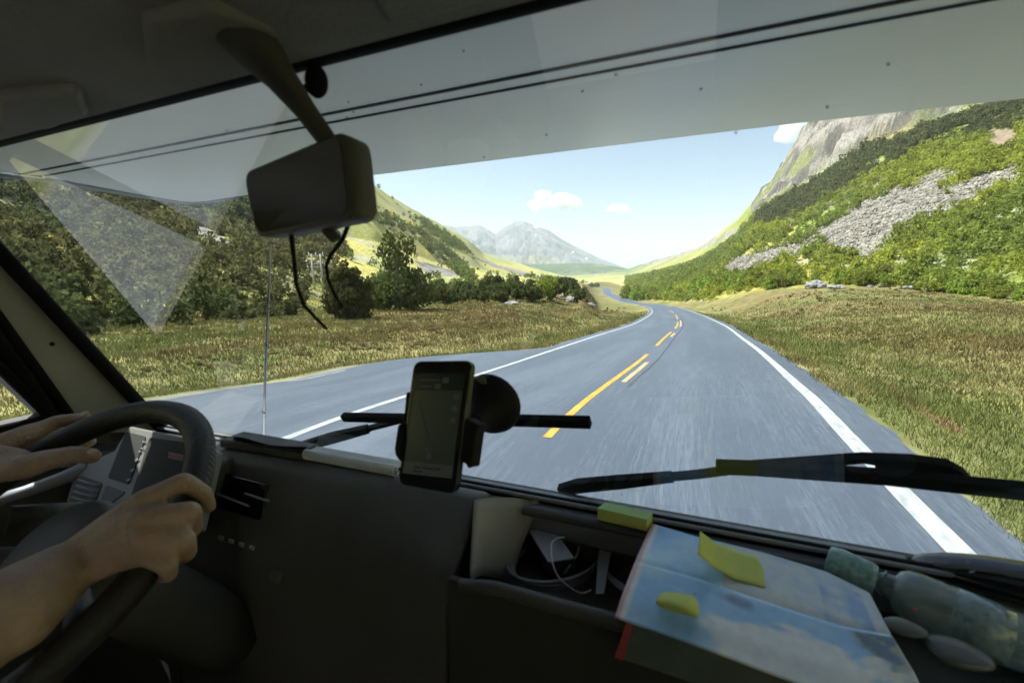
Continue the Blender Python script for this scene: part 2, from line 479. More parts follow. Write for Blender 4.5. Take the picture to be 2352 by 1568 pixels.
AZG = np.arange(-92, 62, .25)
def table(px, val):
    az = bearing(px); o = np.argsort(az)
    return np.interp(AZG, az[o], val[o])
def smooth1(a, k=3):
    return np.convolve(np.pad(a, k, mode='edge'), np.hanning(2 * k + 3)[1:-1] / np.hanning(2 * k + 3).sum(), 'valid')
rB = smooth1(table(B_px, B_r), 3)
eB = smooth1(table(B_px, tan_el(B_px, B_y)), 2)
rM = smooth1(table(M_px, M_r), 4); eM = smooth1(table(M_px, tan_el(M_px, M_y)), 2)
rT = smooth1(table(T_px, T_r), 2); eT = table(T_px, tan_el(T_px, T_y))
rM = np.maximum(rM, rB * 1.12 + 8); rT = np.maximum(rT, rM * 1.08 + 8)
_xb, _yb = rB * np.sin(np.radians(AZG)), rB * np.cos(np.radians(AZG))
eBr = np.maximum(floor_z(_xb, _yb)[2], 14.)
zB = 2 + rB * eB; zM = 2 + rM * eM; zT = 2 + rT * eT

def ground_z(x, y, detail=True):
    x = np.asarray(x, float); y = np.asarray(y, float)
    r = np.hypot(x, y) + 1e-9; az = np.degrees(np.arctan2(x, y))
    g = lambda a: np.interp(az, AZG, a)
    b, m_, t_ = g(rB), g(rM), g(rT); zb, zm, zt = g(zB), g(zM), g(zT)
    fz, t, e = floor_z(x, y)
    behind = np.clip((np.abs(az) - 95) / 30, 0, 1)
    # near the foot the floor is eased onto the foot height
    eb = g(eBr); k = np.clip((e - 2) / (eb - 2), 0, 1.2) ** 1.15
    f0 = fz + (zb - floor_z(x / r * b, y / r * b)[0]) * np.clip(k, 0, 1)
    f0 = f0 + (zb - f0) * sstep(.8, 1.0, r / b)
    u = np.clip((r - b) / (m_ - b), 0, 1); u2 = np.clip((r - m_) / (t_ - m_), 0, 1)
    s = zb + (zm - zb) * (.75 * u + .25 * u * u)
    c = zm + (zt - zm) * (u2 ** .85)
    w = np.clip((r - t_) / (350 + .3 * t_), 0, 1)
    p = zt + (np.minimum(zt, -46) - zt) * sstep(0, 1, w)
    z = np.where(r < b, f0, np.where(r < m_, s, np.where(r < t_, c, p)))
    z = np.where((y > 0) & (r < 1150), fz + (z - fz) * sstep(1, 16, e), z)
    if detail:
        n1 = fbm(x / 3.2, y / 3.2, 4, 3); n2 = fbm(x / 26, y / 26, 4, 11); n3 = fbm(x / 90, y / 90, 5, 23)
        side = sstep(.5, 5, e)
        amp = np.clip((r - b) / 60, 0, 1) * (1 - np.clip((r - t_) / 300, 0, 1))
        z = z + side * n1 * .32 * np.clip(r / 14, .25, 1) + side * n2 * 1.0 * np.clip((e - 4) / 25, 0, 1) + amp * (n2 * 3.2 + n3 * 9 * np.clip((r - b) / 250, 0, 1) * (1 - sstep(.85, 1, r / t_) * .6))
    return z

# picture-traced ground zones (evaluated once on the ground itself)
SCREE = [[(1585, 668), (1640, 622), (1700, 592), (1760, 577), (1800, 565), (1855, 545), (1905, 515), (1945, 492), (1985, 462), (2030, 440), (2075, 428), (2130, 400), (2185, 388), (2210, 400), (2150, 432), (2185, 428), (2260, 400), (2330, 380), (2360, 395), (2290, 425), (2230, 455), (2170, 485), (2110, 512), (2060, 548), (1990, 592), (1925, 588), (1900, 562), (1850, 575), (1790, 600), (1735, 625), (1670, 648), (1610, 668)],
         [(1800, 512), (1870, 480), (1940, 445), (2030, 405), (2050, 402), (1960, 447), (1880, 485), (1810, 520)],
         [(1470, 602), (1560, 575), (1650, 545), (1700, 520), (1700, 530), (1640, 560), (1560, 590), (1480, 610)],
         [(420, 490), (470, 520), (540, 560), (560, 590), (520, 580), (440, 530)],
         [(950, 598), (1010, 612), (1070, 632), (1020, 636), (980, 628)], [(1060, 580), (1150, 610), (1250, 637), (1210, 636), (1130, 612)]]
REDEARTH = [[(2262, 300), (2330, 296), (2345, 330), (2300, 350), (2265, 335)]]
REDVERGE = [[(2010, 868), (2060, 890), (2110, 920), (2180, 960), (2230, 1000), (2180, 990), (2110, 950), (2050, 912)]]

def zones(x, y, z):
    px, py, dep = project(np.stack([x, y, z], -1))
    ok = dep > .5
    n = 7 * fbm(x / 6, y / 6, 3, 5)
    px = px + n * 2; py = py + n
    sc = np.zeros(x.shape, bool); re = sc.copy(); rv = sc.copy()
    for p in SCREE: sc |= inpoly(px, py, p)
    for p in REDEARTH: re |= inpoly(px, py, p)
    for p in REDVERGE: rv |= inpoly(px, py, p)
    return sc & ok, re & ok, rv & ok

def C(*a): return np.array(a, float)
def mixc(a, b, k): return a * (1 - k[:, None]) + b * k[:, None]

# ------------------------------------------------------------------ ground sheet
def build_ground():
    az = np.concatenate([np.arange(-180, -88, 2.5), np.arange(-88, 54, .22), np.arange(54, 180, 2.5)])
    r = np.concatenate([np.geomspace(1.0, 90, 230)[:-1], np.geomspace(90, 600, 260)[:-1], np.geomspace(600, 9000, 110)])
    A, Rr = np.meshgrid(np.radians(az), r, indexing='ij')
    x = (Rr * np.sin(A)).ravel(); y = (Rr * np.cos(A)).ravel()
    z = ground_z(x, y)
    fz, t, e = floor_z(x, y)
    rr = Rr.ravel(); azd = np.degrees(A).ravel()
    g = lambda a: np.interp(azd, AZG, a)
    b, m_, t_ = g(rB), g(rM), g(rT)
    right = azd > -9
    rr0 = Rr.ravel(); kn_ = sstep(25, 60, rr0); kf_ = sstep(120, 260, rr0); n1 = (fbm(x / 1.3, y / 5.5, 4, 31) * (1 - kn_) + fbm(x / 5, y / 7, 4, 32) * kn_ * (1 - kf_) + fbm(x / 14, y / 14, 4, 33) * kf_) + .5; n2 = fbm(x / 9, y / 14, 4, 41) + .5; n3 = fbm(x / 45, y / 45, 4, 51) + .5; n4 = (fbm(x / .5, y / 1.2, 3, 61) * (1 - kn_) + fbm(x / 2.6, y / 3, 3, 62) * kn_ * (1 - kf_) + fbm(x / 7, y / 7, 4, 63) * kf_) + .5
    green = C(.14, .15, .048); dry = C(.22, .19, .075); brown = C(.18, .14, .06); lime = C(.16, .18, .035); straw = C(.30, .255, .115)
    col = mixc(np.tile(green, (len(x), 1)), np.tile(dry, (len(x), 1)), sstep(.38, .62, n1))
    col = mixc(col, np.tile(brown, (len(x), 1)), sstep(.45, .62, n2) * .85 * sstep(2.5, 9, e))
    col = mixc(col, np.tile(straw, (len(x), 1)), sstep(.5, .68, n4) * .3 * (1 - sstep(3, 9, e)))
    # gravel shoulder
    grav = np.tile(C(.27, .26, .25), (len(x), 1))
    col = mixc(col, grav, (1 - sstep(-.15, .05 + .2 * n1, e)) * .7)
    # slopes
    sl = sstep(.96, 1.05, rr / b)
    sg = mixc(np.tile(C(.20, .235, .05), (len(x), 1)), np.tile(C(.31, .28, .075), (len(x), 1)), sstep(.4, .62, n3))
    sg = mixc(sg, np.tile(C(.30, .29, .25), (len(x), 1)), sstep(.60, .70, n2) * .5)
    sunny = (azd > -47) & (azd < -9)  # yellow grass slope, its colour raised to make up for weak sunlight
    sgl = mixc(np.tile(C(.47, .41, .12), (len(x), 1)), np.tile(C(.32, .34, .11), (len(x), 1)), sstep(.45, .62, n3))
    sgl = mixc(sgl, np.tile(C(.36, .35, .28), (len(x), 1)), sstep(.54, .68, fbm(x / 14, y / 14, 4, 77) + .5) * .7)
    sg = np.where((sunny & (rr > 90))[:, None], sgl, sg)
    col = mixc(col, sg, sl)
    # cliffs above the right woods
    nc = fbm(x / 22 + z / 30, z / 26 + y / 30, 4, 91) + .5; nd = fbm((x + z * .5) / 14, z / 9 + y / 18, 4, 95) + .5
    rock = mixc(np.tile(C(.27, .242, .21), (len(x), 1)), np.tile(C(.075, .068, .06), (len(x), 1)), sstep(.40, .60, nd) * .75)
    rock = mixc(rock, np.tile(C(.07, .064, .056), (len(x), 1)), sstep(.56, .64, fbm((x + z * .4) / 6, (z + y * .3) / 4.5, 4, 97) + .5) * .8)
    rock = mixc(rock, np.tile(C(.17, .19, .06), (len(x), 1)), sstep(.55, .66, nc) * .8)
    ck = (azd > 4.2) * sstep(.97, 1.02, rr / m_)
    col = mixc(col, rock, ck)
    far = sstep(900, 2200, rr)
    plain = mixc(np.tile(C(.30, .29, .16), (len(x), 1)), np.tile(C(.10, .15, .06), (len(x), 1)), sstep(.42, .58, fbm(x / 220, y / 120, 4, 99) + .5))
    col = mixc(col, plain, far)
    sc, re, rv = zones(x, y, z)
    stone = mixc(np.tile(C(.29, .265, .225), (len(x), 1)), np.tile(C(.15, .14, .122), (len(x), 1)), sstep(.45, .65, n4))
    col = np.where(sc[:, None], stone, col)
    col = np.where(re[:, None], C(.25, .19, .13) * (.7 + .6 * n4[:, None]), col)
    col = np.where(rv[:, None], C(.24, .12, .07) * (.7 + .6 * n1[:, None]), col)
    z = z + sc * (fbm(x / 1.6, y / 1.6, 3, 7) * .5) + ck * ((.35 - np.abs(fbm((x + .4 * z) / 16, (y + z) / 22, 5, 8)) * 3) * 12 + fbm(x / 6, (y + z) / 6, 3, 18) * 5)
    na, nr = len(az), len(r)
    idx = np.arange(na * nr).reshape(na, nr)
    nx = np.roll(idx, -1, 0)
    q = np.stack([idx[:, :-1], idx[:, 1:], nx[:, 1:], nx[:, :-1]], -1).reshape(-1, 4)
    V = np.stack([x, y, z], 1)
    # close the hole under the van
    V = np.vstack([V, [[0, 0, -.05]]]); col = np.vstack([col, grav[:1]])
    tri = np.stack([np.full(na, na * nr), idx[:, 0], nx[:, 0], nx[:, 0]], -1)
    me = raw_mesh("ground", V, q, "terrain", col, True, "structure")
    hub = raw_mesh("ground_under_van", V[np.concatenate([[na * nr], idx[:, 0]])], np.stack([np.zeros(na, int), 1 + np.arange(na), 1 + (np.arange(na) + 1) % na], -1)[:, ::-1], "terrain", np.tile(C(.2, .2, .2), (na + 1, 1)), True, "structure")
    return me
build_ground()

# ------------------------------------------------------------------ road and markings
def ribbon(name, s, o0, o1, lift, m, kind="structure", cols=2):
    s = np.asarray(s, float)
    o0 = np.broadcast_to(o0, s.shape); o1 = np.broadcast_to(o1, s.shape)
    ks = np.linspace(0, 1, cols)
    P = np.stack([road_pt(s, o0 + (o1 - o0) * k, lift) for k in ks], 1)
    n = len(s); idx = np.arange(n * cols).reshape(n, cols)
    q = np.stack([idx[:-1, :-1], idx[:-1, 1:], idx[1:, 1:], idx[1:, :-1]], -1).reshape(-1, 4)
    off = np.stack([o0 + (o1 - o0) * k for k in ks], 1)
    uv = np.stack([off.ravel(), np.repeat(s, cols)], 1)
    return raw_mesh(name, P.reshape(-1, 3), q, m, None, True, kind, uv)

s_all = np.concatenate([np.arange(-25, 60, .4), np.arange(60, 200, 1.5), np.arange(200, 1000, 5)])
wob = .12 * (vnoise(s_all * .7, s_all * 0 + 3, 3) - .5)
ribbon("road", s_all, -3.75 + wob, 3.72 + wob[::-1], 0, "asphalt", cols=14)
s_line = s_all[s_all < 420]
ribbon("edge_line_marking", s_line, LW - .08, LW + .09, .004, "paint_white")
ribbon("edge_line_marking", s_line, -LW - .07, -LW + .08, .004, "paint_white")
def s_of(px, py, off=0):             # station on the road seen at a pixel
    P = road_pt(s_all, off); a, b, d_ = project(P); ok = d_ > .3
    return s_all[np.argmin(np.where(ok, (a - px) ** 2 + (b - py) ** 2, 1e12))]
dashes = [(-8, -2), (s_of(1235, 1005), s_of(1489, 809)), (s_of(1507, 793), s_of(1542, 761)), (s_of(1550, 754), s_of(1556, 739)), (s_of(1556, 733), s_of(1551, 722)), (s_of(1547, 718), s_of(1536, 711))]
for a, b in dashes:
    if b > a + .2: ribbon("centre_line_marking", np.arange(a, b, .2), -.055, .06, .004, "paint_yellow")
for a, b in [(s_of(1418, 888), s_of(1475, 838)), (s_of(1535, 780), s_of(1543, 768)), (s_of(1556, 752), s_of(1562, 735))]:
    if b > a + .2: ribbon("centre_line_marking", np.arange(a, b, .2), .19, .30, .004, "paint_faded")
s_seam = np.arange(6.5, 60, .3)
w2 = .03 * (vnoise(s_seam * .6, s_seam * 0, 9) - .5)
ribbon("tar_seam_marking", s_seam, .40 + w2, .44 + w2 + .03 * vnoise(s_seam, s_seam * 0, 4), .004, "tar")
# lay-by on the left
s_l = np.arange(-14, 15, .4)
outer = -3.6 - 4.1 * sstep(-14, -6, s_l) * (1 - sstep(8.5, 14.5, s_l))
ribbon("lay_by_pavement", s_l, -3.65, np.minimum(outer, -3.7), -.008, "asphalt", cols=8)
ribbon("edge_line_marking", np.arange(5.6, 7.4, .3), -7.5, -7.42, .0, "paint_white")

# ------------------------------------------------------------------ distant mountains
def mountain(name, px, sky_y, foot_y, r0, r1, colf, seed, rows=70, gully=1.0):
    px = np.asarray(px, float); az_c = bearing(px)
    az = np.arange(az_c.min(), az_c.max(), .05)
    te = np.interp(az, az_c, tan_el(px, np.asarray(sky_y, float))); tf = np.interp(az, az_c, tan_el(px, np.asarray(foot_y, float)))
    u = np.linspace(0, 1.35, rows)
    A, Uu = np.meshgrid(np.radians(az), u, indexing='ij')
    te = te[:, None]; tf = tf[:, None]
    r = r0 + (r1 - r0) * Uu
    zf = 2 + r0 * tf; zt = 2 + r1 * te
    prof = np.where(Uu <= 1, np.clip(Uu, 0, 1) ** 1.25, 1 - (Uu - 1) * .8)
    z = zf + (zt - zf) * prof
    x = r * np.sin(A); y = r * np.cos(A)
    k = np.sin(np.clip(Uu, 0, 1) * pi) ** .7
    sc = (r1 - r0) / 8
    rid = 1 - np.abs(fbm(x / sc, y / sc, 5, seed)) * 4
    z = z + gully * k * (rid - .5) * (zt - zf) * .16 + gully * k * fbm(x / sc * 5, y / sc * 5, 4, seed + 3) * (zt - zf) * .09
    # jitter of the crest itself
    z = z + (Uu > .9) * fbm(x / sc * 4, y / sc * 4, 3, seed + 9) * (zt - zf) * .035
    col = colf(x.ravel(), y.ravel(), z.ravel(), Uu.ravel())
    na, nu = A.shape; idx = np.arange(na * nu).reshape(na, nu)
    q = np.stack([idx[:-1, :-1], idx[:-1, 1:], idx[1:, 1:], idx[1:, :-1]], -1).reshape(-1, 4)
    return raw_mesh(name, np.stack([x.ravel(), y.ravel(), z.ravel()], 1), q, "mountain", col, True, "structure")

def col_rocky(x, y, z, u):
    n = fbm(x / 160, y / 160, 5, 3) + .5
    c = mixc(np.tile(C(.185, .185, .19), (len(x), 1)), np.tile(C(.115, .116, .122), (len(x), 1)), sstep(.42, .6, n))
    c = mixc(c, np.tile(C(.20, .19, .10), (len(x), 1)), (1 - sstep(.2, .5, u + .4 * (n - .5))) * .8)
    c = mixc(c, np.tile(C(.055, .085, .045), (len(x), 1)), (1 - sstep(.1, .22, u + .3 * (n - .5))))
    c = mixc(c, np.tile(C(.85, .86, .88), (len(x), 1)), (sstep(.80, .82, fbm(x / 70, y / 110, 3, 8) + .5)) * (u > .6))
    return c
def col_wood(x, y, z, u):
    n = fbm(x / 120, y / 120, 4, 13) + .5
    return mixc(np.tile(C(.05, .085, .035), (len(x), 1)), np.tile(C(.13, .15, .06), (len(x), 1)), sstep(.45, .65, n))
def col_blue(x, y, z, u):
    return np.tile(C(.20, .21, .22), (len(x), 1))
mountain("mountain", [700, 860, 940, 985, 1015, 1050, 1075, 1100, 1118, 1140, 1152, 1165, 1180, 1192, 1205, 1220, 1240, 1262, 1290, 1330, 1370, 1400, 1425, 1450],
         [470, 480, 494, 505, 514, 521, 518, 517, 524, 537, 528, 518, 510, 508, 508, 514, 522, 530, 549, 570, 590, 602, 611, 622],
         [640] * 24, 3400, 5200, col_rocky, 5, 90)
mountain("mountain_foothill", [1000, 1100, 1180, 1240, 1290, 1330, 1380, 1420, 1450, 1500], [606, 604, 604, 607, 605, 604, 607, 613, 619, 630], [640] * 10, 2300, 3000, col_wood, 15, 40, .6)
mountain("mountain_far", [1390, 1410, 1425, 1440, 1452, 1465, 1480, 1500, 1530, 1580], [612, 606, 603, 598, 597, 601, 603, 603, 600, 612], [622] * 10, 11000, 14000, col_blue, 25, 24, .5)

# ------------------------------------------------------------------ clouds
def cloud_volume(name, px0, px1, pyt, pyb, dist, label, seed, dens=.05):
    m = bpy.data.materials.new(name); m.use_nodes = True
    nt = m.node_tree; nt.nodes.clear(); L = nt.links
    out = nt.nodes.new("ShaderNodeOutputMaterial"); pv = nt.nodes.new("ShaderNodeVolumePrincipled")
    pv.inputs["Color"].default_value = (.97, .97, .97, 1); pv.inputs["Anisotropy"].default_value = .2
    pv.inputs["Density"].default_value = dens
    L.new(pv.outputs[0], out.inputs["Volume"])
    MATS[name + "_air"] = m
    c = W((px0 + px1) / 2, (pyt + pyb) / 2, dist); w = (px1 - px0) / FPX * dist / 2; h = (pyb - pyt) / FPX * dist
    mb = MB(); rr = random.Random(seed)
    for i in range(26):
        t = rr.uniform(-1, 1); top = (1 - abs(t) ** 1.8)
        q = .34 * h * (.35 + .65 * top) * rr.uniform(.6, 1.15)
        mb.ball(c + RT * w * t * .9 + np.array([0, 0, 1]) * (-h * .32 + q * .6 + rr.uniform(0, .5) * h * top) + np.array([-sin(.15), cos(.15), 0]) * rr.uniform(-.5, .5) * w, (q * 1.5, q * 1.5, q), 14, 10)
    o = mb.build(name, name + "_air", None, True, loc=c)
    md = o.modifiers.new("join", 'REMESH'); md.mode = 'VOXEL'; md.voxel_size = h * .045
    t_ = bpy.data.textures.new(name, 'CLOUDS'); t_.noise_scale = h * .3
    dm = o.modifiers.new("billow", 'DISPLACE'); dm.texture = t_; dm.strength = h * .22; dm.mid_level = .5
    tag(o, label, "cloud")
cloud_volume("cloud", 1210, 1342, 443, 487, 6400, "small white puffy cloud above the grey mountain peak", 3, .02)
cloud_volume("cloud", 1385, 1455, 466, 490, 7400, "thin wispy cloud to the side of the puffy white cloud", 5, .003)
cloud_volume("cloud", 1790, 1850, 280, 330, 5200, "white cloud peeping out behind the top of the rock cliff", 8, .012)

# ------------------------------------------------------------------ vegetation
def crown(seed, nleaf, leaf, rx=1.0, rz=1.0, lobes=9, cone=0.0, zc=1.0, lr0=.26, lr1=.5):
    """leaf-sized faces gathered in uneven clumps; unit height about 2*rz"""
    g = np.random.default_rng(seed)
    lc = g.normal(size=(lobes, 3)); lc /= np.linalg.norm(lc, axis=1)[:, None]; lc *= g.uniform(.25, .98 - lr1 * .45, (lobes, 1))
    lr = g.uniform(lr0, lr1, lobes)
    k = g.choice(lobes, nleaf, p=lr ** 2 / (lr ** 2).sum())
    d = g.normal(size=(nleaf, 3)); d /= np.linalg.norm(d, axis=1)[:, None]
    p = lc[k] + d * (lr[k] * g.uniform(.55, 1.08, nleaf) ** .7)[:, None]
    p[:, 2] = p[:, 2] * .95
    sh = 1 - cone * np.clip((p[:, 2] + 1) / 2, 0, 1)
    p[:, 0] *= rx * sh; p[:, 1] *= rx * sh; p[:, 2] = zc + p[:, 2] * rz
    nr = d + g.normal(size=(nleaf, 3)) * .7; nr /= np.linalg.norm(nr, axis=1)[:, None]
    a = np.cross(nr, g.normal(size=(nleaf, 3))); a /= np.linalg.norm(a, axis=1)[:, None]; b = np.cross(nr, a)
    s = (leaf * g.uniform(.6, 1.35, nleaf))[:, None]
    V = np.stack([p - a * s, p - b * s * .62, p + a * s, p + b * s * .62], 1).reshape(-1, 3)
    return V

def crown_profile(seed, nleaf, leaf, prof, lobes, lr0=.10, lr1=.20):
    """unit-height crown (0..2): lobes of leaf-sized faces filling an uneven outline; prof = [(height, radius)]"""
    g = np.random.default_rng(seed); pr = np.array(prof, float)
    h = g.uniform(pr[0, 0], pr[-1, 0], lobes * 6); R = np.interp(h, pr[:, 0], pr[:, 1])
    k = g.uniform(0, 1, len(h)) < (R / R.max()) ** 1.3; h, R = h[k][:lobes], R[k][:lobes]; lobes = len(h)
    a = g.uniform(0, 2 * pi, lobes); q = R * g.uniform(.15, .9, lobes) ** .6
    lr = g.uniform(lr0, lr1, lobes) * 2 * np.clip(R / R.max(), .45, 1)
    lc = np.stack([q * 2 * np.cos(a) * .5 * 2 * .5, q * np.sin(a), h * 2], 1)
    i = g.choice(lobes, nleaf, p=lr ** 2 / (lr ** 2).sum())
    d = g.normal(size=(nleaf, 3)); d /= np.linalg.norm(d, axis=1)[:, None]; d[:, 2] *= .7
    p = lc[i] + d * (lr[i] * g.uniform(.35, 1.1, nleaf) ** .6)[:, None]
    nr = d + g.normal(size=(nleaf, 3)) * .7; nr /= np.linalg.norm(nr, axis=1)[:, None]
    t = np.cross(nr, g.normal(size=(nleaf, 3))); t /= np.linalg.norm(t, axis=1)[:, None]; b = np.cross(nr, t)
    s_ = (leaf * g.uniform(.6, 1.35, nleaf))[:, None]
    return np.stack([p - t * s_, p - b * s_ * .62, p + t * s_, p + b * s_ * .62], 1).reshape(-1, 3)

def scatter_wood(name, x, y, size, cols, variants, m, zoff=-.15):
    Vs, Cs = [], []
    z = ground_z(x, y)
    g = np.random.default_rng(hash(name) % 1000 if False else len(name))
    rot = g.uniform(0, 2 * pi, len(x)); vi = g.integers(0, len(variants), len(x)); asp = g.uniform(.8, 1.25, len(x))
    for i in range(len(x)):
        v = variants[vi[i]]; c, s_ = cos(rot[i]), sin(rot[i]); q = size[i]
        P = np.empty_like(v)
        P[:, 0] = (v[:, 0] * c - v[:, 1] * s_) * q + x[i]; P[:, 1] = (v[:, 0] * s_ + v[:, 1] * c) * q + y[i]; P[:, 2] = v[:, 2] * q * asp[i] + z[i] + zoff
        Vs.append(P); Cs.append(np.repeat(cols[i][None], len(v), 0))
    V = np.vstack(Vs); Cc = np.vstack(Cs)
    o = raw_mesh(name, V, np.arange(len(V)).reshape(-1, 4), m, Cc, False, "stuff")
    return o

def hit(px, py):
    v = D(px, py); v = v / hypot(v[0], v[1]); r = np.geomspace(2.5, 2500, 3000)
    P = CAM + r[:, None] * v
    d = P[:, 2] - ground_z(P[:, 0], P[:, 1], False)
    i = np.where(d < 0)[0]; k = i[0] if len(i) else 2999
    q = P[k].copy(); q[2] = ground_z(q[:1], q[1:2])[0]
    return q, float((P[k] - CAM) @ F)

bushV = [crown(100 + i, 130, .17, 1.0, .82, 8, .15, .75) for i in range(7)]
bushF = [crown(200 + i, 105, .165, 1.0, .85, 8, .2, .75) for i in range(4)]

def late_bushes():
    sh = [[(.02, .5), (.3, .8), (.6, .6), (.9, .2)], [(.02, .35), (.35, .5), (.7, .42), (1.15, .12)], [(.02, .7), (.2, 1.0), (.45, .7), (.6, .2)], [(.05, .3), (.5, .6), (.8, .55), (1.0, .2)], [(.02, .8), (.25, .9), (.5, .5), (.75, .35), (.9, .1)]]
    for i, p in enumerate(sh): bushF.append(crown_profile(230 + i, 105, .165, p, 15, .12, .26))
late_bushes()

def in_any(px, py, polys):
    k = np.zeros(px.shape, bool)
    for p in polys: k |= inpoly(px, py, p)
    return k

def right_wood():
    g = np.random.default_rng(5); n = 130000
    az = g.uniform(-9, 46, n); u = g.uniform(0, 1, n)
    b = np.interp(az, AZG, rB); m_ = np.interp(az, AZG, rM)
    r = np.sqrt((b * 1.0) ** 2 + u * ((m_ * .965) ** 2 - b ** 2))
    x = r * np.sin(np.radians(az)); y = r * np.cos(np.radians(az)); z = ground_z(x, y)
    px, py, d = project(np.stack([x, y, z], 1))
    jit = 5 * g.normal(size=n)
    jit = jit + 26 * fbm(x / 9, y / 9, 3, 74)
    keep = ~in_any(px + jit, py + jit * .6 - 4, SCREE) | (g.uniform(0, 1, n) < .012)
    keep &= ~in_any(px, py, REDEARTH)
    dn = fbm(x / 22, y / 22, 3, 71) + .5
    keep &= dn > .30
    area = (m_ ** 2 - b ** 2)
    far_thin = np.clip(1.2 - r / 1100, .25, 1)
    keep &= g.uniform(0, 1, n) < np.clip(area / area.max() * 1.6, .12, 1) * far_thin
    idx = np.where(keep)[0][:15500]
    x, y, r, az, py, px = x[idx], y[idx], r[idx], az[idx], py[idx], px[idx]
    size = g.uniform(.8, 1.9, len(x)) * np.clip(.75 + r / 420, .8, 1.9)
    k = fbm(x / 30, y / 30, 3, 81) + .5
    # a belt of cloud shadow below the cliff, painted as darker leaf colour
    shade_belt = inpoly(px, py, [(1730, 520), (1740, 490), (1850, 425), (1975, 338), (2190, 255), (2352, 230), (2352, 290), (2120, 345), (1960, 430), (1830, 500), (1780, 520)])
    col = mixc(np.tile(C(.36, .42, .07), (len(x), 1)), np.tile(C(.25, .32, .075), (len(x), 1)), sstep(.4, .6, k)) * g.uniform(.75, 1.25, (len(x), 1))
    col = np.where(shade_belt[:, None], C(.15, .165, .075) * g.uniform(.8, 1.3, (len(x), 1)), col)
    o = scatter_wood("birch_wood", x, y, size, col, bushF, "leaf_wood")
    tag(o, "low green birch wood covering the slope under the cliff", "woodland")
right_wood()

def rubble():
    g = np.random.default_rng(17); n = 200000
    az = g.uniform(-4, 30, n); b = np.interp(az, AZG, rB); m_ = np.interp(az, AZG, rM)
    r = np.sqrt(b ** 2 + g.uniform(0, 1, n) * (m_ ** 2 - b ** 2)); x = r * np.sin(np.radians(az)); y = r * np.cos(np.radians(az)); z = ground_z(x, y)
    px, py, d = project(np.stack([x, y, z], 1)); jit = 4 * g.normal(size=n)
    k = in_any(px + jit, py + jit * .5, SCREE[:2]) & (g.uniform(0, 1, n) < .8)
    x, y, z, r = x[k][:30000], y[k][:30000], z[k][:30000], r[k][:30000]; n = len(x)
    s_ = g.uniform(.16, .52, n) * np.where(g.uniform(0, 1, n) < .05, 2.0, 1) * np.clip(.7 + r / 350, .8, 1.5)
    o6 = np.array([[1, 0, 0], [0, 1, 0], [-1, 0, 0], [0, -1, 0], [0, 0, 1], [0, 0, -1]], float); f8 = np.array([[0, 1, 4], [1, 2, 4], [2, 3, 4], [3, 0, 4], [1, 0, 5], [2, 1, 5], [3, 2, 5], [0, 3, 5]])
    a = g.uniform(0, 6.28, n); P = o6[None] * g.uniform(.55, 1.25, (n, 6, 1)) + g.normal(size=(n, 6, 3)) * .16
    X = P[..., 0] * np.cos(a)[:, None] - P[..., 1] * np.sin(a)[:, None]; Y = P[..., 0] * np.sin(a)[:, None] + P[..., 1] * np.cos(a)[:, None]
    V = np.stack([X * s_[:, None] + x[:, None], Y * s_[:, None] + y[:, None], P[..., 2] * s_[:, None] * .7 + (z + .1)[:, None]], -1).reshape(-1, 3)
    col = np.repeat(C(.27, .245, .205) * g.uniform(.6, 1.3, (n, 1)), 6, 0)
    o = raw_mesh("scree_rubble", V, (f8[None] + 6 * np.arange(n)[:, None, None]).reshape(-1, 3), "terrain", col, False, "stuff")
    tag(o, "pale broken stones of the scree on the right slope", "scree")
rubble()

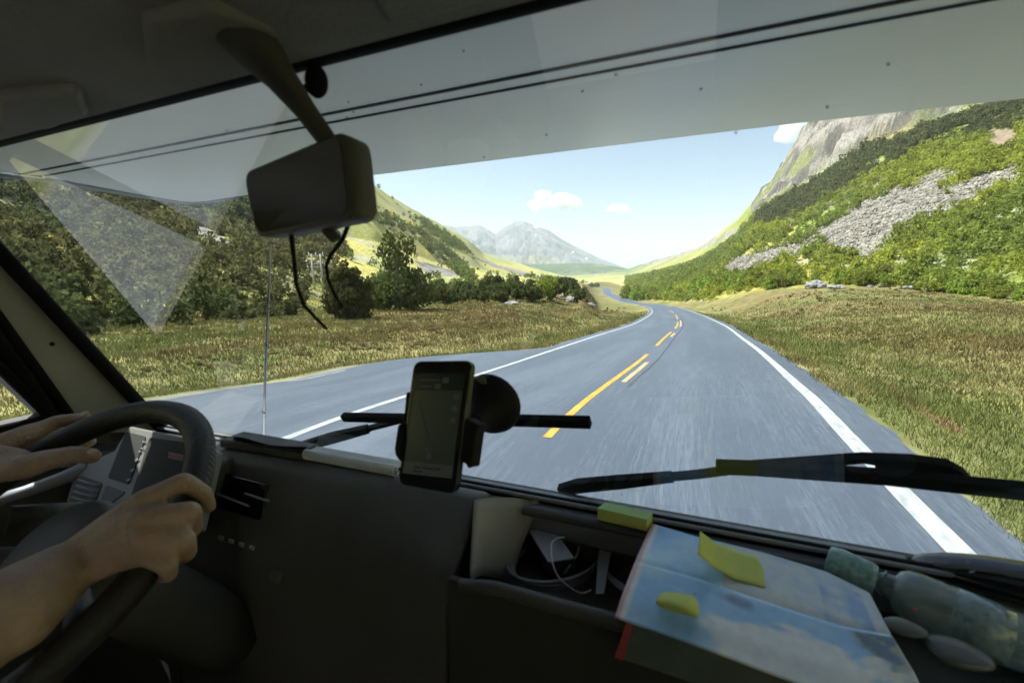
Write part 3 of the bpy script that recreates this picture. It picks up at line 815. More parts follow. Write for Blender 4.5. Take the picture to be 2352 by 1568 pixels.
LEFT_GREEN = [[(835, 488), (880, 492), (935, 522), (920, 530), (860, 512)], [(925, 515), (965, 530), (1010, 560), (1050, 590), (1090, 640), (1075, 650), (1010, 600), (960, 560)],
              [(955, 498), (1000, 515), (1070, 552), (1085, 575), (1060, 580), (1020, 560), (980, 530)], [(1090, 590), (1180, 615), (1300, 645), (1290, 650), (1180, 630)]]
def left_wood():
    g = np.random.default_rng(6); n = 70000
    az = g.uniform(-86, -12, n); u = g.uniform(0, 1, n)
    b = np.interp(az, AZG, rB); t_ = np.minimum(np.interp(az, AZG, rT), 560)
    r = np.sqrt((b * .8) ** 2 + u * (t_ ** 2 - (b * .8) ** 2))
    x = r * np.sin(np.radians(az)); y = r * np.cos(np.radians(az)); z = ground_z(x, y)
    px, py, d = project(np.stack([x, y, z], 1))
    jit = 6 * g.normal(size=n)
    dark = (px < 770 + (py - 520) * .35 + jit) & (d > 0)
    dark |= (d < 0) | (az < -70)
    low = py > 664 + jit
    streak = in_any(px + jit, py + jit * .5, LEFT_GREEN)
    dn = fbm(x / 16, y / 16, 3, 72) + .5
    keep = (dark & (dn > .34) & ~in_any(px + jit, py + jit, [SCREE[3]])) | (low & (dn > .42)) | (streak & (dn > .35)) | (g.uniform(0, 1, n) < .012)
    keep &= g.uniform(0, 1, n) < np.clip(t_ ** 2 / 9e4, .15, 1)
    keep &= ~((px > 700) & (px < 765) & (py > 590) & (d > 0) & (d < hit(733, 672)[1] + 4))      # the cleared strip under the power line
    idx = np.where(keep)[0][:9500]
    x, y, r, px, py = x[idx], y[idx], r[idx], px[idx], py[idx]
    size = g.uniform(.9, 2.2, len(x)) * np.clip(.6 + r / 260, .75, 1.5)
    k = fbm(x / 25, y / 25, 3, 83) + .5
    dk = dark[idx]
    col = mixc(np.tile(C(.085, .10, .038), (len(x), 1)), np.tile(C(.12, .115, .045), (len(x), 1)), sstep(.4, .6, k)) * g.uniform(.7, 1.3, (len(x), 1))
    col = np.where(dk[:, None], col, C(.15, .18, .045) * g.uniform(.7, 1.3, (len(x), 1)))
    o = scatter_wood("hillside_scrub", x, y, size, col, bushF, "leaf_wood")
    tag(o, "dark scrubby wood on the shaded hillside across the road", "woodland")
left_wood()

# individual trees and bushes
def part_raw(name, V, q, m, parent):
    o = raw_mesh(name, V, q, m); o.parent = parent; return o
PROTO = {}
def tree_proto(kind, seed, nleaf, leaf, rx, rz, cone, m, stems, prof=None):
    key = (kind, seed)
    if key in PROTO: return PROTO[key]
    V = crown_profile(seed, nleaf, leaf, prof, 210 if kind == 'big' else 110) if prof else crown(seed, nleaf, leaf, rx, rz, 30, cone, .98, .15, .32)
    me = bpy.data.meshes.new("crown")
    o = raw_mesh("crown_source", V, np.arange(len(V)).reshape(-1, 4), m)
    cm = o.data; bpy.data.objects.remove(o); cm.name = "crown"
    mb = MB(); g = random.Random(seed)
    for i in range(stems):
        a = g.uniform(0, 6.28); q = g.uniform(.05, .35) if stems > 1 else .05
        top = np.array([cos(a) * q, sin(a) * q, g.uniform(1.2, 1.6)])
        P = [np.array([cos(a) * .04, sin(a) * .04, -.1]), top * .35 + np.array([g.uniform(-.03, .03), g.uniform(-.03, .03), 0]), top * .7, top]
        mb.tube(P, [.045, .036, .024, .008], 6)
        for j in range(4):
            b0 = top * g.uniform(.4, .85); a2 = g.uniform(0, 6.28)
            mb.tube([b0, b0 + np.array([cos(a2) * .3, sin(a2) * .3, .2]), b0 + np.array([cos(a2) * .55, sin(a2) * .55, .42])], [.016, .011, .004], 5)
    o = mb.build("trunk_source", "bark", None, True, loc=(0, 0, 0)); tm = o.data; bpy.data.objects.remove(o); tm.name = "trunk"
    PROTO[key] = (cm, tm); return PROTO[key]

def plant(name, P, size, h, proto, label, cat, group=None, rot=None):
    e = empty(name, P); e.scale = (size, size, h / 2.0); e.rotation_euler = (0, 0, random.uniform(0, 6.28) if rot is None else rot)
    for nm, me in (("crown", proto[0]), ("trunk", proto[1])):
        o = bpy.data.objects.new(nm, me); COL.objects.link(o); o.parent = e
    return tag(e, label, cat, group)

def trees():
    big = tree_proto("big", 501, 6500, .06, 1.0, 1.08, .5, "leaf_dark", 1, [(.05, .75), (.18, 1.0), (.36, .95), (.5, .6), (.62, .5), (.78, .62), (.9, .45), (.98, .12)])
    P, d = hit(918, 716)
    plant("birch_tree", P, 72 / FPX * d, (716 - 532) / FPX * d, big, "tall dark birch standing alone above the roadside bushes", "tree")
    P, d = hit(806, 735)
    b2 = tree_proto("wide", 502, 5200, .075, 1.0, .95, .1, "leaf_dark", 4, [(.03, .7), (.2, 1.0), (.5, .9), (.75, .65), (.95, .15)])
    plant("birch_tree", P, 58 / FPX * d, (735 - 598) / FPX * d, b2, "broad dark bushy tree beside the power pole", "tree")
    P, d = hit(1258, 690)
    b3 = tree_proto("lone", 503, 1800, .09, .9, 1.0, .2, "leaf_individual", 1, [(.15, .4), (.35, .7), (.6, 1.0), (.8, .8), (.97, .2)])
    plant("birch_tree", P, 26 / FPX * d, (690 - 634) / FPX * d, b3, "slender tree rising above the far end of the dark bushes", "tree")
    P, d = hit(1316, 690)
    b4 = tree_proto("pine", 504, 700, .10, .55, 1.0, .75, "leaf_dark", 1)
    plant("pine_tree", P, 13 / FPX * d, (690 - 642) / FPX * d, b4, "small thin pine at the inside of the bend", "tree")
    P, d = hit(1328, 688)
    b5 = tree_proto("rb", 505, 900, .11, 1.0, .9, .1, "leaf_dark", 3)
    plant("bush", P, 30 / FPX * d, (688 - 660) / FPX * d, b5, "round dark bush beside the boulder at the bend", "bush")
    near = [tree_proto("near", 510 + i, 1700, .095, 1.0, .95, .12, "leaf_dark", 4) for i in range(4)]
    mid = [tree_proto("mid", 520 + i, 800, .115, 1.0, .95, .12, "leaf_individual", 3, [(.04, .6), (.25, 1.0), (.5, .85 + .1 * (i % 2)), (.75, .6), (.96, .15)]) for i in range(5)]
    g = random.Random(11)
    # dark roadside thicket on the left
    n = 0
    for k in range(125):
        px = g.uniform(-120, 1290) if k < 55 else g.uniform(930, 1345); py = np.interp(px, [-120, 300, 600, 860, 1000, 1290], [752, 742, 730, 706, 694, 690]) + g.uniform(-20, 8)
        if (880 < px < 960 and py > 700) or 694 < px < 772: continue
        P, d = hit(px, py)
        if d > 300 or d < 12: continue
        _, _, e = floor_z(P[0], P[1])
        if e < 5: continue
        hgt = g.uniform(26, 62) if px < 860 else g.uniform(26, 46)
        sz = hgt / FPX * d
        sz = min(sz, 8)
        plant("bush", P, sz * g.uniform(.42, .62), sz, near[k % 4], "dark leafy bush in the thicket along the near foot of the shaded hill", "bush", "bushes in the roadside thicket")
        n += 1
    # bright birches along the foot of the right slope
    for k in range(120):
        px = g.choice([g.uniform(1585, 1830), g.uniform(1830, 2420)]); py = float(np.interp(px, B_px, B_y)) + g.uniform(-22, 1)
        if 1845 < px < 1925 and py > 650: continue
        P, d = hit(px, py)
        hgt = (g.uniform(20, 40) if px < 1960 else g.uniform(24, 48)) / FPX * d
        plant("birch_tree", P, hgt * g.uniform(.45, .6), hgt, mid[k % 5], "bright green birch in the row along the foot of the scree slope", "tree", "birches at the foot of the scree slope")
    # small grove on the outside of the bend
    for k in range(26):
        px = 1436 + 130 * (k / 25) + g.uniform(-4, 4); py = 690 - g.uniform(0, 6)
        P, d = hit(px, py); hgt = (34 - 8 * (k / 25)) * g.uniform(.7, 1.1) / FPX * d
        plant("birch_tree", P, hgt * .42, hgt, mid[k % 5], "pale green birch of the little grove beside the far bend", "tree", "birches of the grove by the bend")
trees()

# low tufts and heather near the road (nobody could count them)
def grass():
    g = np.random.default_rng(21)
    n = 430000
    az = g.uniform(-88, 50, n); r = 3.2 * (85 / 3.2) ** (g.uniform(0, 1, n) ** .8)
    x = r * np.sin(np.radians(az)); y = r * np.cos(np.radians(az))
    _, t, e = floor_z(x, y)
    cl = fbm(x / .9, y / 2.4, 3, 33) + .5
    keep = (e > -.08 + .2 * (cl < .45)) & (g.uniform(0, 1, n) < .35 + cl) & (np.abs(az) < 89)
    x, y, e, cl, r = x[keep], y[keep], e[keep], cl[keep], r[keep]
    n = len(x); z = ground_z(x, y)
    h = g.uniform(.03, .11, n) * (1 + .8 * cl) * np.clip(r / 16, .8, 1.6)
    w = g.uniform(.005, .011, n) * np.clip(r / 6, .8, 6)
    a = g.uniform(0, 2 * pi, n); la = g.uniform(0, 2 * pi, n); ln = h * g.uniform(.15, .8, n)
    bx = np.cos(a) * w; by = np.sin(a) * w
    V = np.stack([np.stack([x - bx, y - by, z - .03], 1), np.stack([x + bx, y + by, z - .03], 1), np.stack([x + np.cos(la) * ln, y + np.sin(la) * ln, z + h], 1)], 1).reshape(-1, 3)
    k2 = fbm(x / 7, y / 12, 3, 35) + .5
    col = mixc(np.tile(C(.155, .168, .055), (n, 1)), np.tile(C(.215, .19, .08), (n, 1)), sstep(.4, .6, fbm(x / 2, y / 6, 3, 36) + .5))
    col = mixc(col, np.tile(C(.19, .145, .065), (n, 1)), sstep(.48, .62, k2) * sstep(2, 8, e))
    col *= g.uniform(.9, 1.1, (n, 1))
    o = raw_mesh("grass", V, np.arange(3 * n).reshape(-1, 3), "grass_blade", np.repeat(col, 3, 0), False, "stuff")
    tag(o, "dry green and brown grass on the road verges", "grass")
    # heather cushions on the moor
    n = 11000
    az = g.uniform(-84, 46, n); r = 9 * (110 / 9) ** g.uniform(0, 1, n)
    x = r * np.sin(np.radians(az)); y = r * np.cos(np.radians(az)); _, t, e = floor_z(x, y)
    dn = fbm(x / 7, y / 9, 3, 37) + .5
    keep = (e > 4.5) & (dn > .50) & (r < np.interp(az, AZG, rB) * 1.02)
    x, y, r, dn = x[keep][:1800], y[keep][:1800], r[keep][:1800], dn[keep][:1800]
    size = g.uniform(.08, .2, len(x)) * np.clip(.7 + r / 45, .8, 2.2)
    k = fbm(x / 11, y / 11, 3, 38) + .5
    col = mixc(np.tile(C(.27, .28, .09), (len(x), 1)), np.tile(C(.34, .29, .13), (len(x), 1)), sstep(.42, .58, k)) * g.uniform(.75, 1.25, (len(x), 1))
    hv = [crown(300 + i, 60, .24, 1.0, .55, 6, .1, .4) for i in range(5)]
    o = scatter_wood("heather", x, y, size, col, hv, "leaf_wood", -.06)
    tag(o, "low brown heather cushions on the open moor", "heather")
grass()

# boulders
def boulder(px, py, wpx, hpx, seed, label, group=None):
    P, d = hit(px, py); g = np.random.default_rng(seed)
    w = wpx / FPX * d / 2; h = hpx / FPX * d
    mb = MB(); n, m_ = 22, 14; rings = []
    ph = g.uniform(0, 9, 6)
    for j in range(m_ + 1):
        th = pi * j / m_; ring = []
        for k in range(n):
            a = 2 * pi * k / n; dx, dy, dz = sin(th) * cos(a), sin(th) * sin(a), -cos(th)
            q = 1 + .18 * sin(2 * dx * 2 + ph[0]) * cos(3 * dy + ph[1]) + .12 * sin(5 * dz + 3 * dx + ph[2]) + .07 * g.normal()
            q = min(q, 1.06 + .04 * sin(7 * a))
            ring.append(P + np.array([dx * w * q, dy * w * .8 * q, dz * h * .62 * q + h * .3]))
        rings.append(ring)
    mb.loft(rings, True)
    o = mb.build("boulder", "rock", None, False, loc=P)
    return tag(o, label, "boulder", group)
boulder(1872, 664, 46, 20, 1, "large pale grey boulder at the foot of the right woods")
boulder(1920, 664, 34, 9, 2, "low flat grey rock lying against the large pale boulder")
for i, (a, b, w_, h_) in enumerate([(1962, 652, 14, 8), (2030, 662, 24, 8), (2095, 666, 34, 10), (2150, 668, 40, 9), (2200, 664, 20, 7), (2240, 672, 30, 8), (2330, 686, 26, 8), (1998, 664, 12, 6)]):
    boulder(a, b, w_, h_, 10 + i, "grey rock lying among the low bushes at the edge of the moor", "rocks along the edge of the moor")
boulder(1320, 693, 40, 18, 30, "craggy grey boulder on the bank inside the bend")
boulder(1357, 702, 20, 9, 31, "small slanting rock on the grass bank below the craggy boulder")
boulder(1176, 700, 34, 8, 32, "low pale rock lying in the grass below the dark bushes")
for i, (a, b, w_, h_) in enumerate([(1110, 678, 16, 8), (1145, 684, 12, 6), (1262, 688, 18, 8), (1290, 682, 14, 7)]):
    boulder(a, b, w_, h_, 40 + i, "light rock half hidden among the dark roadside bushes", "rocks among the roadside bushes")
for i, (a, b, w_, h_) in enumerate([(455, 503, 16, 11), (478, 515, 12, 9), (497, 525, 16, 10), (520, 538, 20, 12), (540, 556, 16, 9), (585, 575, 20, 9), (625, 592, 18, 9), (650, 600, 12, 7)]):
    boulder(a, b, w_, h_, 60 + i, "grey rock in the stony streak on the shaded hillside", "rocks in the stony streak")

# power poles
def pole(px, pyb, pyt, wpx, label, bars=2):
    P, d = hit(px, pyb); h = (pyb - pyt) / FPX * d; w = wpx / FPX * d / 2
    e = empty("power_pole", P)
    side = norm([RT[0], RT[1], 0])
    for sg in (-1, 1):
        mb = MB(); mb.tube([P + side * w * sg + np.array([0, 0, -.5]), P + side * w * sg + np.array([0, 0, h])], [.17, .13], 10)
        mb.build("pole", "wood_pole", e, True)
    mb = MB(); mb.box(P + np.array([0, 0, h - .25]), (w * 3.6, .16, .22), [side, np.cross((0, 0, 1), side), (0, 0, 1)]); mb.build("crossarm", "wood_pole", e)
    if bars > 1:
        mb = MB()
        for k in (.74, .66): mb.box(P + np.array([0, 0, h * k]), (w * 2.1, .14, .2), [side, np.cross((0, 0, 1), side), (0, 0, 1)])
        mb.build("brace", "wood_pole", e)
        for k in (-1.6, 0, 1.6):
            mb = MB(); mb.lathe(P + side * w * k + np.array([0, 0, h - .15]), (0, 0, 1), [(0, .04), (.1, .1), (.2, .05), (.3, .1), (.42, .03)], 8); mb.build("insulator", "white_plastic", e)
    tag(e, label, "power pole")
    return P, h
pole(733, 672, 588, 20, "two legged wooden power pole standing in front of the shaded wooded hill")
pole(1289, 648, 622, 5, "tiny distant wooden power pole on the valley floor", 1)

# far farmstead on the valley floor
def house(px, py, w, l, h, label):
    v = D(px, py); r = 2150.; v = v / hypot(v[0], v[1]); P = CAM + v * r; P[2] = ground_z(P[:1], P[1:2])[0]
    e = empty("farmhouse", P)
    mb = MB(); mb.box(P + np.array([0, 0, h / 2]), (l, w, h)); mb.build("wall", "house_white", e)
    mb = MB(); mb.slab([P + np.array([-l / 2 - .4, -w / 2 - .5, h]), P + np.array([-l / 2 - .4, w / 2 + .5, h]), P + np.array([-l / 2 - .4, 0, h + w * .5])], (l + .8, 0, 0)); mb.build("roof", "house_roof", e)
    tag(e, label, "house")
house(1376, 631, 10, 26, 6, "white farmhouse on the pale far fields, the largest of the distant three")
house(1389, 630, 8, 14, 5, "small white barn beside the largest distant farmhouse")
house(1362, 632, 8, 12, 5, "tiny white cottage at the edge of the pale far fields")

# ================================================================== the camper van (eye at 0,0,2; forward is +Y)
van = empty("camper_van", (-0.30, -0.4, 0.0))
tag(van, "white alcove camper van seen from inside its dark cab", "camper van")
XL, XR = -1.145, 0.62                         # inner faces of the cab at the windscreen
WB = np.array([0, .61, 1.652]); WT = np.array([0, .33, 2.182])     # foot and head of the windscreen
WN = norm([0, .53, .28])
def wp(px, py, off=0.0): return on_plane(px, py, WB + WN * off, WN)
def sub(mb, name, m, parent=van, **k): return mb.build(name, m, parent, **k)

# windscreen
mb = MB(); mb.slab([(XL, WB[1], WB[2]), (XR, WB[1], WB[2]), (XR, WT[1], WT[2]), (XL, WT[1], WT[2])], WN * .005)
screen = sub(mb, "windscreen", "windscreen_glass")
mb = MB()
mb.tube([(XL, .612, 1.650), (XR, .612, 1.650)], .009, 10)
mb.tube([(XL, .612, 1.650), (XL, .33, 2.182)], .0125, 10)
mb.tube([(XL, .325, 2.186), (XR, .325, 2.186)], .013, 10)
mb.tube([(XR, .612, 1.650), (XR, .33, 2.182)], .0125, 10)
sub(mb, "windscreen_seal", "rubber", smooth=True)
mb = MB(); mb.tube([(XL - .004, .606, 1.667), (XL - .004, .34, 2.17)], .0045, 8)
mb.tube([(XL, .60, 1.6575), (XR, .60, 1.6575)], .003, 8)
sub(mb, "seal_piping", "grey_plastic", smooth=True)
mb = MB()
for px, py in [(800, 235), (812, 258), (797, 270), (1065, 118), (967, 195), (1415, 172), (1338, 210), (1112, 361), (1428, 1135), (1610, 205), (1900, 246), (1255, 310), (520, 300), (1690, 305), (2040, 148)]:
    p = wp(px, py, -.0015); a = random.uniform(0, 6)
    mb.ball(p, (.0009, .0004, .0008), 6, 4)
sub(mb, "insect_specks", "rubber")["kind"] = "stuff"

# roof lining, header, walls
mb = MB(); mb.box((-.29, -.52, 2.228), (1.86, 1.68, .03)); sub(mb, "roof_lining", "headliner")
mb = MB(); mb.slab([(XL - .05, .335, 2.178), (XL - .05, .335, 2.225), (XL - .05, .10, 2.21), (XL - .05, .17, 2.192), (XL - .05, .29, 2.173)], (XR - XL + .09, 0, 0)); sub(mb, "header_trim", "headliner", bevel=.006)
# unseen living area and roof hatch, added to fill the cab with daylight
mb = MB()
mb.box((-1.29, -2.9, 1.88), (.04, 2.98, 2.04)); mb.box((1.00, -2.9, 1.88), (.04, 2.98, 2.04)); mb.box((-.145, -4.37, 1.88), (2.25, .04, 2.04))
mb.box((-1.245, -1.40, 1.56), (.05, .04, 1.34)); mb.box((.835, -1.40, 1.56), (.29, .04, 1.34))
sub(mb, "added_living_walls", "cream_wall")
mb = MB(); mb.box((-.145, -2.87, .86), (2.33, 2.98, .04)); sub(mb, "added_living_floor", "cream_wall")
mb = MB(); hx0, hx1, hy0, hy1 = -1.0, .55, -3.6, -1.75
for x0, x1, y0, y1 in ((-1.31, hx0, -4.39, -1.46), (hx1, 1.02, -4.39, -1.46), (hx0, hx1, -4.39, hy0), (hx0, hx1, hy1, -1.46)):
    mb.box(((x0 + x1) / 2, (y0 + y1) / 2, 2.92), (x1 - x0, y1 - y0, .04))
sub(mb, "added_living_roof", "cream_wall")
mb = MB(); mb.box(((hx0 + hx1) / 2, (hy0 + hy1) / 2, 2.955), (hx1 - hx0 + .04, hy1 - hy0 + .04, .006)); sub(mb, "fill_hatch", "door_glass")
mb = MB(); mb.box((-.29, -.34, .88), (1.92, 2.1, .05)); sub(mb, "cab_floor", "black_plastic")
mb = MB(); mb.box((-.29, .648, 1.255), (1.9, .03, .77)); sub(mb, "fire_wall", "black_plastic")

# driver's door with its window and quarter-light bar
XD = -1.178
def door(xd, sgn, name, wf=.43, wt=.245, sill=1.735):
    th = .04 * sgn
    m0 = MB()
    m0.slab([(xd, -1.36, .9), (xd, .60, .9), (xd, .60, 1.64), (xd, .555, sill), (xd, -1.36, sill)], (th, 0, 0))
    m0.slab([(xd, -1.36, 2.10), (xd, .362, 2.10), (xd, .32, 2.185), (xd, .30, 2.215), (xd, -1.36, 2.215)], (th, 0, 0))
    m0.slab([(xd, wf, sill), (xd, .555, sill), (xd, .362, 2.10), (xd, wt, 2.10)], (th, 0, 0))
    m0.slab([(xd, -1.36, sill), (xd, -.50, sill), (xd, -.45, 2.10), (xd, -1.36, 2.10)], (th, 0, 0))
    d_ = sub(m0, name, "black_plastic")
    m1 = MB(); m1.slab([(xd + th * .5, wf, sill), (xd + th * .5, wt, 2.10), (xd + th * .5, -.45, 2.10), (xd + th * .5, -.5, sill)], (th * .1, 0, 0)); sub(m1, "door_window", "door_glass", d_)
    m2 = MB(); m2.slab([(xd + th * .2, .150, sill), (xd + th * .2, .108, sill), (xd + th * .2, .175, 2.10), (xd + th * .2, .217, 2.10)], (th * .7, 0, 0)); sub(m2, "quarter_light_bar", "black_plastic", d_)
    m3 = MB(); P = [(xd - .3 * th, wf + .006, sill - .005), (xd - .3 * th, wt + .006, 2.106)]; m3.tube(P, .009, 8); m3.tube([(xd - .3 * th, wf + .006, sill - .005), (xd - .3 * th, -.5, sill - .005)], .009, 8); sub(m3, "window_seal", "rubber", d_, smooth=True)
    return d_
door(XD, -1, "door")
door(XR + .03, 1, "door", .56, .33, 1.52)  # unseen passenger door, its window enlarged to let more light into the cab

# left A pillar: grey trim panel between the windscreen seal and the door seal
def ext(a, b, k0, k1): a = np.asarray(a); b = np.asarray(b); return a + (b - a) * k0, a + (b - a) * k1
pi0, pi1 = ext((XL - .01, .60, 1.655), (XL - .01, .33, 2.182), -.03, 1.0)
po_a, po_b = at_x(157, 947, XD + .012), at_x(0, 730, XD + .012)
po0, po1 = ext(po_a, po_b, -.25, 2.25)
mb = MB(); mb.slab([pi0, pi1, po1, po0], (-.02, 0, 0)); pil = sub(mb, "pillar_trim", "pillar_trim", bevel=.004)
mb = MB(); mb.tube([po0, po1], .008, 8); mb.tube([po0 + np.array([-.004, -.022, -.005]), po1 + np.array([-.004, -.022, -.005])], .011, 8); sub(mb, "door_seal", "rubber", smooth=True)
p = at_x(120, 790, XL - .014); mb = MB(); mb.ball(p, (.003, .004, .004), 8, 6); sub(mb, "trim_screw", "rubber", pil, smooth=True)
mb = MB(); mb.slab([(XR + .0, .60, 1.655), (XR + .0, .33, 2.182), (XR + .02, .25, 2.182), (XR + .02, .44, 1.70)], (.02, 0, 0)); sub(mb, "pillar_trim", "pillar_trim")

# alcove over the cab: pale underside with two dark joints, rising a little towards its front
TU = .0875
def zu(y): return 2.151 + TU * y
UP0, UPN = np.array([0, .33, zu(.33)]), norm([0, -TU, 1])
def up(px, py, off=0.0): return on_plane(px, py, UP0 - UPN * off, UPN)
def bez(a, b, c, n=8): return [np.asarray(a) * (1 - t) ** 2 + 2 * np.asarray(b) * t * (1 - t) + np.asarray(c) * t * t for t in np.linspace(0, 1, n)]
corner = bez(up(392, 462), up(436, 470), up(500, 459))
front_edge = corner + [up(*q) for q in ((560, 450), (700, 426), (860, 403), (1080, 376), (1290, 350), (1560, 317), (1820, 286), (2100, 255), (2352, 228), (2560, 205))]
xr = front_edge[-1][0]; front_edge += [np.array([xr + .05, front_edge[-1][1] - .05, zu(front_edge[-1][1] - .05)])]
left_edge = [up(*q) for q in ((-60, 394), (0, 400), (100, 413), (200, 431), (300, 448))]
XA = float(left_edge[0][0]); XB = float(front_edge[-1][0])
def band(y0, y1, x0, x1): return [np.array([x0, y0, zu(y0)]), np.array([x1, y0, zu(y0)]), np.array([x1, y1, zu(y1)]), np.array([x0, y1, zu(y1)])]
UPV = np.array([0, 0, 1.])
YJ0, YJ1 = .464, .4985
mb = MB(); lo = [p + UPV * .045 for p in [np.array([XA, .34, zu(.34)])] + left_edge + front_edge + [np.array([XB, .34, zu(.34)])]]; mb.slab(lo, UPV * .70)
mb.slab([(XA, -1.44, 2.246), (XB, -1.44, 2.246), (XB, .297, 2.246), (XA, .297, 2.246)], (0, 0, .68)); alc = sub(mb, "alcove", "gelcoat")
mb = MB(); mb.slab(band(.338, YJ0 - .0025, XA + .004, XB - .004), UPV * .044); sub(mb, "underside_panel", "gelcoat", alc)
mb = MB(); mb.slab(band(YJ0 + .0025, YJ1 - .002, XA + .004, XB - .004), UPV * .044); sub(mb, "joint_strip", "gelcoat", alc)
fp_ = [p for p in left_edge + front_edge if p[1] > YJ1 + .004]
mb = MB(); mb.slab([np.array([XA + .003, YJ1 + .002, zu(YJ1 + .002)])] + fp_ + [np.array([XB - .003, YJ1 + .002, zu(YJ1 + .002)])], UPV * .044); sub(mb, "underside_panel", "gelcoat", alc, bevel=.006)
for yj, w_ in ((YJ0, .0064), (YJ1, .0050)):
    mb = MB(); mb.slab([p - UPV * .0012 for p in band(yj - w_ / 2, yj + w_ / 2, XA + .006, XB - .006)], UPV * .04); sub(mb, "joint", "seam_black", alc)
mb = MB()
for o1, r_ in ((.010, .0048), (.022, .0032)):
    c_ = sum(front_edge[8:12]) / 4
    mb.tube([p + norm((c_ - p) * [1, 1, 0]) * o1 - UPV * .002 for p in left_edge + corner + [up(540, 453)]], r_, 6)
sub(mb, "edge_trim", "grey_plastic", alc, smooth=True)
mb = MB(); prof = [(.665, 1.585), (.80, 1.50), (1.02, 1.38), (1.22, 1.27), (1.36, 1.16), (1.42, 1.02), (1.44, .70), (.665, .70)]
mb.slab([(-1.12, y, z) for y, z in prof], (1.66, 0, 0)); sub(mb, "bounce_bonnet", "gelcoat", bevel=.03, seg=3)  # unseen white nose of the van, added to bounce sunlight onto the underside

# header furniture
mb = MB(); mb.slab([at_z(a, b, 2.168) for a, b in [(0, 318), (120, 300), (205, 268), (185, 215), (0, 235)]], (0, 0, .016)); sub(mb, "sun_visor", "headliner", bevel=.006)
mb = MB(); mb.slab([at_z(a, b, 2.174) for a, b in [(425, 196), (640, 140), (660, 80), (480, 20), (330, 60), (330, 170)]], (0, 0, .018)); sub(mb, "console_trim", "headliner", bevel=.008)
mb = MB(); mb.slab([at_z(a, b, 2.170) for a, b in [(868, 20), (890, 62), (930, 66), (1290, -40), (1290, -120), (860, -60)]], (0, 0, .016)); sub(mb, "sun_visor", "headliner", bevel=.006)

# rear-view mirror
def ring_face(corners, rad, n=6):
    """rounded outline of a quadrilateral given as 3-D corners"""
    C4 = [np.asarray(c, float) for c in corners]; out = []
    for i in range(4):
        a, b, c = C4[i - 1], C4[i], C4[(i + 1) % 4]
        u = norm(a - b); w = norm(c - b)
        p0 = b + u * rad; p1 = b + w * rad
        for k in range(n + 1):
            t = k / n; out.append(p0 * (1 - t) ** 2 + 2 * b * t * (1 - t) + p1 * t * t)
    return out
mc = [W(560, 398, .475), W(800, 297, .375), W(824, 500, .372), W(590, 547, .47)]
cen = sum(mc) / 4; nm = norm(np.cross(mc[1] - mc[0], mc[3] - mc[0]))
if np.dot(nm, CAM - cen) < 0: nm = -nm
rg = np.array(ring_face(mc, .017)); back = cen - nm * .035
mb = MB(); mb.loft([cen + (rg - cen) * .955 + nm * .002, rg, rg - nm * .008, cen + (rg - cen) * .98 - nm * .022, back + (rg - cen) * .78, back + (rg - cen) * .4 - nm * .006])
mir = sub(mb, "rearview_mirror", "black_plastic", smooth=True)
mb = MB(); g2 = np.array(ring_face([cen + (c - cen) * q for c, q in zip(mc, (.90, .90, .90, .90))], .014)); mb.slab(g2 + nm * .0032, -nm * .002); sub(mb, "mirror_glass", "mirror_glass", mir)
mb = MB(); P = [W(560, 60, .345), W(600, 125, .355), W(645, 180, .365), W(700, 252, .385), W(748, 318, .40), W(764, 350, .405)]
mb.tube(P, [.030, .022, .0155, .0115, .0105, .0105], 12, flat=.75); sub(mb, "mirror_stem", "dark_panel", mir, smooth=True)
mb = MB(); mb.slab([W(733, 525, .435), W(753, 516, .435), W(777, 545, .425), W(760, 556, .425)], nm * -.004); sub(mb, "dip_lever", "black_plastic", mir)
mb = MB(); p = wp(727, 188, -.010); mb.ball(p, (.0105, .009, .0135), 14, 10); mb.tube([p + np.array([-.004, 0, -.002]), p + np.array([-.014, .0, -.004])], .0035, 6); sub(mb, "coat_hook", "rubber", smooth=True)

# dashboard: ledge, open tray, centre block, lower panel
dash = empty("dashboard", (-.3, .5, 1.6)); dash.parent = van; dash.location = tuple(np.array([-.3, .5, 1.6]) - WLOC["camper_van"])
mb = MB(); mb.box((-.26, .617, 1.625), (1.86, .058, .044)); sub(mb, "ledge", "grey_plastic", dash, bevel=.004)
mb = MB(); mb.tube([(-.235, .584, 1.643), (XR, .584, 1.643)], .0065, 10); mb.slab([(-.25, .586, 1.555), (XR, .586, 1.555), (XR, .592, 1.643), (-.25, .592, 1.643)], (0, .01, 0)); sub(mb, "tray_back", "dash_plastic", dash, smooth=False)
mb = MB(); mb.slab([(-.284, .456, 1.560), (XR, .456, 1.560), (XR, .60, 1.560), (-.284, .60, 1.560)], (0, 0, -.02)); sub(mb, "tray_floor", "black_plastic", dash)
lip = [(x, .447 - .012 * (x < -.23), 1.617) for x in (-.262, -.22, -.1, .1, .3, XR)]
mb = MB(); mb.tube(lip, .0085, 12); sub(mb, "tray_lip", "dash_plastic", dash, smooth=True)
wl_ = [at_z(1090, 1148, 1.668), at_z(1240, 1150, 1.650), at_z(1165, 1335, 1.560), at_z(1082, 1330, 1.606)]
n_u = 10; G = []
for i in range(n_u + 1):
    t = i / n_u; a = wl_[0] * (1 - t) + wl_[1] * t; b = wl_[3] * (1 - t) + wl_[2] * t
    bow = np.array([-.012, .006, 0]) * sin(pi * t)
    G.append([a + bow + (b - a) * k for k in np.linspace(0, 1, 8)])
mb = MB(); mb.grid(G); sub(mb, "tray_wall", "beige_trim", dash, smooth=True, solid=.004)
csA = [(.60, 1.652), (.572, 1.668), (.548, 1.664), (.534, 1.650), (.525, 1.634), (.446, 1.50), (.40, .92), (.60, .92)]
